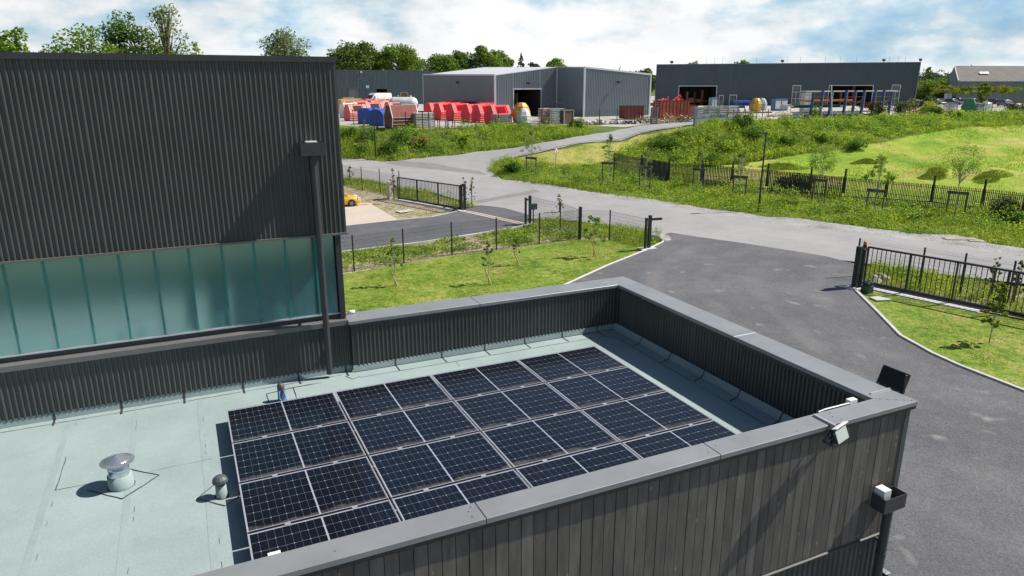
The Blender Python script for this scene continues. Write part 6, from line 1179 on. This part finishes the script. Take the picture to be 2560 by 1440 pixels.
bankR = W((1530, 400), (1560, 378), (1620, 348), (1735, 322), (1760, 314), (1900, 309), (2100, 303), (2300, 293), (2450, 289), (2640, 284), (2700, 300), (2640, 306), (2450, 318), (2300, 338), (2130, 364), (2000, 388), (1880, 405), (1760, 420), (1650, 415))
weeds('weeds', 'tall weeds on the bank between the meadow and the yard', bankR, 102, 18, (.3, 1.0), .75, .18, .008, .01, lump=.55)
verge = W((1218, 425), (1232, 408), (1262, 400), (1320, 405), (1400, 415), (1500, 412), (1530, 405), (1540, 428), (1602, 440), (1670, 455), (1752, 461), (1828, 467), (1915, 477), (2022, 488), (2106, 498), (2210, 509), (2325, 520), (2450, 534), (2553, 547), (2760, 575), (2900, 668), (2620, 630), (2480, 610), (2390, 590), (2300, 590), (2140, 568), (2000, 548), (1920, 545), (1850, 533), (1750, 522), (1650, 505), (1560, 493), (1440, 476), (1330, 460), (1245, 448))
weeds('weeds', 'lush weeds on the verge between the road and the slatted fence', verge, 103, 28, (.15, .8), .6, .13, .016, .05, .2, lump=.55)
weeds('weeds', 'tall weeds behind the slatted fence', W((1540, 426), (1602, 437), (1670, 452), (1752, 457), (1760, 430), (1700, 412), (1600, 405), (1540, 404)), 110, 22, (.2, .7), .5, .15, .01, .02)
strip0 = W((700, 450), (860, 449), (905, 452), (960, 462), (1000, 472), (1080, 483), (1150, 503), (1195, 520), (1150, 526), (1000, 497), (951, 487), (906, 478), (859, 466), (700, 462))
weeds('weeds', 'weeds along the road behind the open neighbouring gate', strip0, 104, 40, (.2, .85), .5, .11, .02, .05, lump=.1)
bed1 = W((1335, 562), (1345, 553), (1400, 552), (1440, 557), (1560, 576), (1650, 592), (1656, 604), (1612, 624), (1523, 600), (1449, 598), (1400, 577))
weeds('weeds', 'weeds in the corner bed along the road by the gate posts', bed1, 105, 60, (.25, .9), .6, .10, .01, .08, lump=.3)
strip3 = W((2150, 690), (2180, 672), (2300, 690), (2560, 722), (2760, 765), (2860, 840), (2760, 845), (2560, 790), (2435, 760), (2330, 741), (2165, 711))
weeds('weeds', 'flowering weeds behind the right sliding gate', strip3, 106, 60, (.2, .8), .6, .10, .02, .06, lump=.25)
bedS = W((700, 702), (884, 676), (1010, 654), (1130, 634), (1241, 621), (1350, 607), (1449, 598), (1400, 577), (1335, 562), (1308, 571), (1180, 593), (1060, 612), (850, 637), (700, 660))
weeds('low_plants', 'low green plants scattered over the stony bed', bedS, 107, 48, (.08, .42), 1.6, .12, .015, .04, .45, .9, .012, 3, lump=.6)
weeds('low_plants', 'sparse dry tufts in the bare bed beside the yellow car', W((930, 512), (1140, 531), (1080, 543), (997, 551)), 108, 14, (.05, .22), .8, .10, .01, .03, .7, .9, .012, 3)
weeds('low_plants', 'low tufts on the mown bank below the side road', W((1240, 412), (1300, 397), (1480, 362), (1730, 320), (1620, 350), (1560, 380), (1500, 412), (1400, 415), (1320, 405)), 109, 5, (.06, .2), .2, .10, .01, .02, .5)
rs = np.random.RandomState(6)
for nm, lb, pl, dn in (('lawn_blades', 'short grass blades of the large lawn', lawn1, 120), ('lawn_blades', 'short grass blades of the right lawn', lawn2, 120)):
    X, Y = rand_in(pl, dn, rs); k = (Y > 13.6) & (np.hypot(X, Y) < 60); X, Y = X[k], Y[k]; cm = clump_mod(X, Y, rs, 1.1); tag(np_mesh(nm, blades(X, Y, rs, .025+.06*cm, .010, .9, 2, .05), 3, lf_lawn if 'lf_lawn' in globals() else leafmat('lawn_leaf', [(.08, .145, .014), (.14, .235, .02), (.21, .30, .03), (.30, .31, .08)], .35, .9, .4)), lb, 'grass', None, 'stuff')
X, Y = rand_in([(v.co.x, v.co.y) for v in []] or W((1690, 425), (1880, 408), (2000, 388), (2130, 362), (2300, 336), (2450, 316), (2640, 304), (2800, 470), (2640, 548), (2450, 520), (2325, 505), (2106, 490), (1905, 470), (1750, 448)), 7, rs); cm = clump_mod(X, Y, rs, .5)
tag(np_mesh('meadow_tufts', blades(X, Y, rs, .05+.16*cm, .03, .8, 3, .06, .2), 3, leafmat('meadow_leaf', [(.12, .21, .018), (.19, .31, .025), (.27, .37, .034), (.40, .39, .09)], .35, .25, .4)), 'short grass tufts of the meadow', 'grass', None, 'stuff')
B = [(868, 345, 1.6, 1.3, lf_bush, 'dark bush low on the weedy bank at the hall corner'), (925, 352, 1.8, 1.5, lf_bush, 'round dark bush on the weedy bank below the blue containers'), (1000, 358, 2.0, 1.6, lf_bush, 'dark bush in the middle of the weedy bank'), (1048, 366, 1.3, 1.2, lf_dryg, 'reddish brown bush on the weedy bank'), (975, 378, 1.6, 1.2, lf_bush, 'low dark bush near the foot of the weedy bank'), (905, 375, 1.5, 1.1, lf_weed, 'light green bush low on the weedy bank'), (1280, 432, 1.8, 1.1, lf_bush, 'dark bush at the fork between the two roads'), (1160, 352, 1.4, 1.0, lf_weed, 'light bush on the grassy part of the bank'),
     (1440, 318, 1.3, 1.2, lf_bush, 'bush at the upper right end of the left bank'), (1856, 318, 1.7, 2.1, lf_bush, 'upright bush at the end of the grey gate'), (1660, 372, 2.2, 1.6, lf_bush, 'dark bush in the bramble bank above the slatted fence start'), (1775, 412, 1.6, 1.4, lf_bush, 'round dark bush just behind the slatted fence'), (1880, 345, 1.8, 1.3, lf_bush, 'dark bush in the bank behind the lamp top'), (1820, 375, 2.0, 1.2, lf_weed, 'pale bramble mound in the middle of the bank'), (1965, 360, 1.5, 1.2, lf_bush, 'dark bush at the lower edge of the bank'), (2055, 352, 1.6, 1.1, lf_weed, 'green bush near the first grass mound'),
     (1970, 478, 1.5, 1.8, lf_gorse, 'greyish gorse bush before the slatted fence'), (2010, 482, 1.3, 2.0, lf_bush, 'tall green bush between lamp post and the fifth guard'), (2500, 545, 1.8, 1.9, lf_gorse, 'large grey gorse bush at the right end of the slatted fence'), (2535, 560, 1.3, 1.3, lf_bush, 'round green bush in front of the right gorse'), (2140, 372, 1.7, 1.1, lf_bush, 'green bush on the edge of the meadow'), (2188, 292, 2.0, 2.6, lf_gorse, 'grey gorse bush under the right end of the blue rack'), (2250, 288, 2.2, 2.6, lf_gorse, 'wide grey gorse bush right of the rack'), (2340, 292, 2.0, 1.6, lf_bush, 'low dark bush below the yellow broom'), (2390, 296, 1.8, 1.4, lf_weed, 'low green bush below the green container'), (2540, 283, 2.4, 2.2, lf_gorse, 'gorse bush at the far right of the upper bank'), (1340, 480, .1, .1, None, '')]
for k, (px, py, r, h, mt, lb) in enumerate(B):
    if mt is not None: bush(lb, G(px, py), r*.8, h*.9, int(900+500*r), .17 if py > 300 else .22, 200+k, mt)
for k, (px, py, rx, hh, lb) in enumerate(((2335, 436, 2.3, 1.35, 'dark grassy mound of earth on the meadow, right of the sixth guard'), (2478, 441, 2.5, 1.35, 'dark grassy mound of earth at the right end of the meadow'), (1962, 420, 2.6, .95, 'long low dark grassy mound behind the lamp post'), (2165, 405, 1.6, .8, 'small dark grassy mound on the meadow above the fifth guard'), (1925, 416, 1.4, .8, 'small rough mound left of the long low one'))):
    p = G(px, py); rs_ = np.random.RandomState(400+k); n = 1500; t_ = rs_.uniform(0, 6.28, n); rr_ = rs_.uniform(0, 1, n)**.5; rg_ = .8*rx*(1+.28*np.sin(t_*2+k)+.18*np.sin(t_*3+2*k)); X = p.x+np.cos(t_)*rr_*rg_*1.15; Y = p.y+np.sin(t_)*rr_*rg_*.55; H = .06+.20*rs_.uniform(.2, 1, n)*(1-.6*rr_)
    o = thing('grass_mound', lb, 'mound', tuple(p), 0, 'grassy mounds on the meadow'); V_ = blades(X, Y, rs_, H, .035, .9, 3, .05)-np.array([p.x, p.y, p.z]); np_mesh('grass', V_, 3, lf_mnd, o)
bush('bright yellow flowering broom left of the green container', G(2320, 286), 1.9, 1.9, 1500, .2, 301, lf_weed, 'flowering broom', 1200, m_fly); bush('pale yellow flowering bush right of the wide gorse', G(2272, 284), 1.5, 2.9, 1400, .2, 302, lf_gorse, 'flowering broom', 420, M('flower_pale', (.62, .58, .12), .6)); bush('small leafy climber growing up the blue rack', G(2036, 296), .7, 2.0, 700, .17, 303, lf_young, 'bushes on the banks')
for o in list(C.objects):
    if o.type == 'EMPTY' and o.parent is None and 'category' not in o.keys(): print('untagged', o.name)
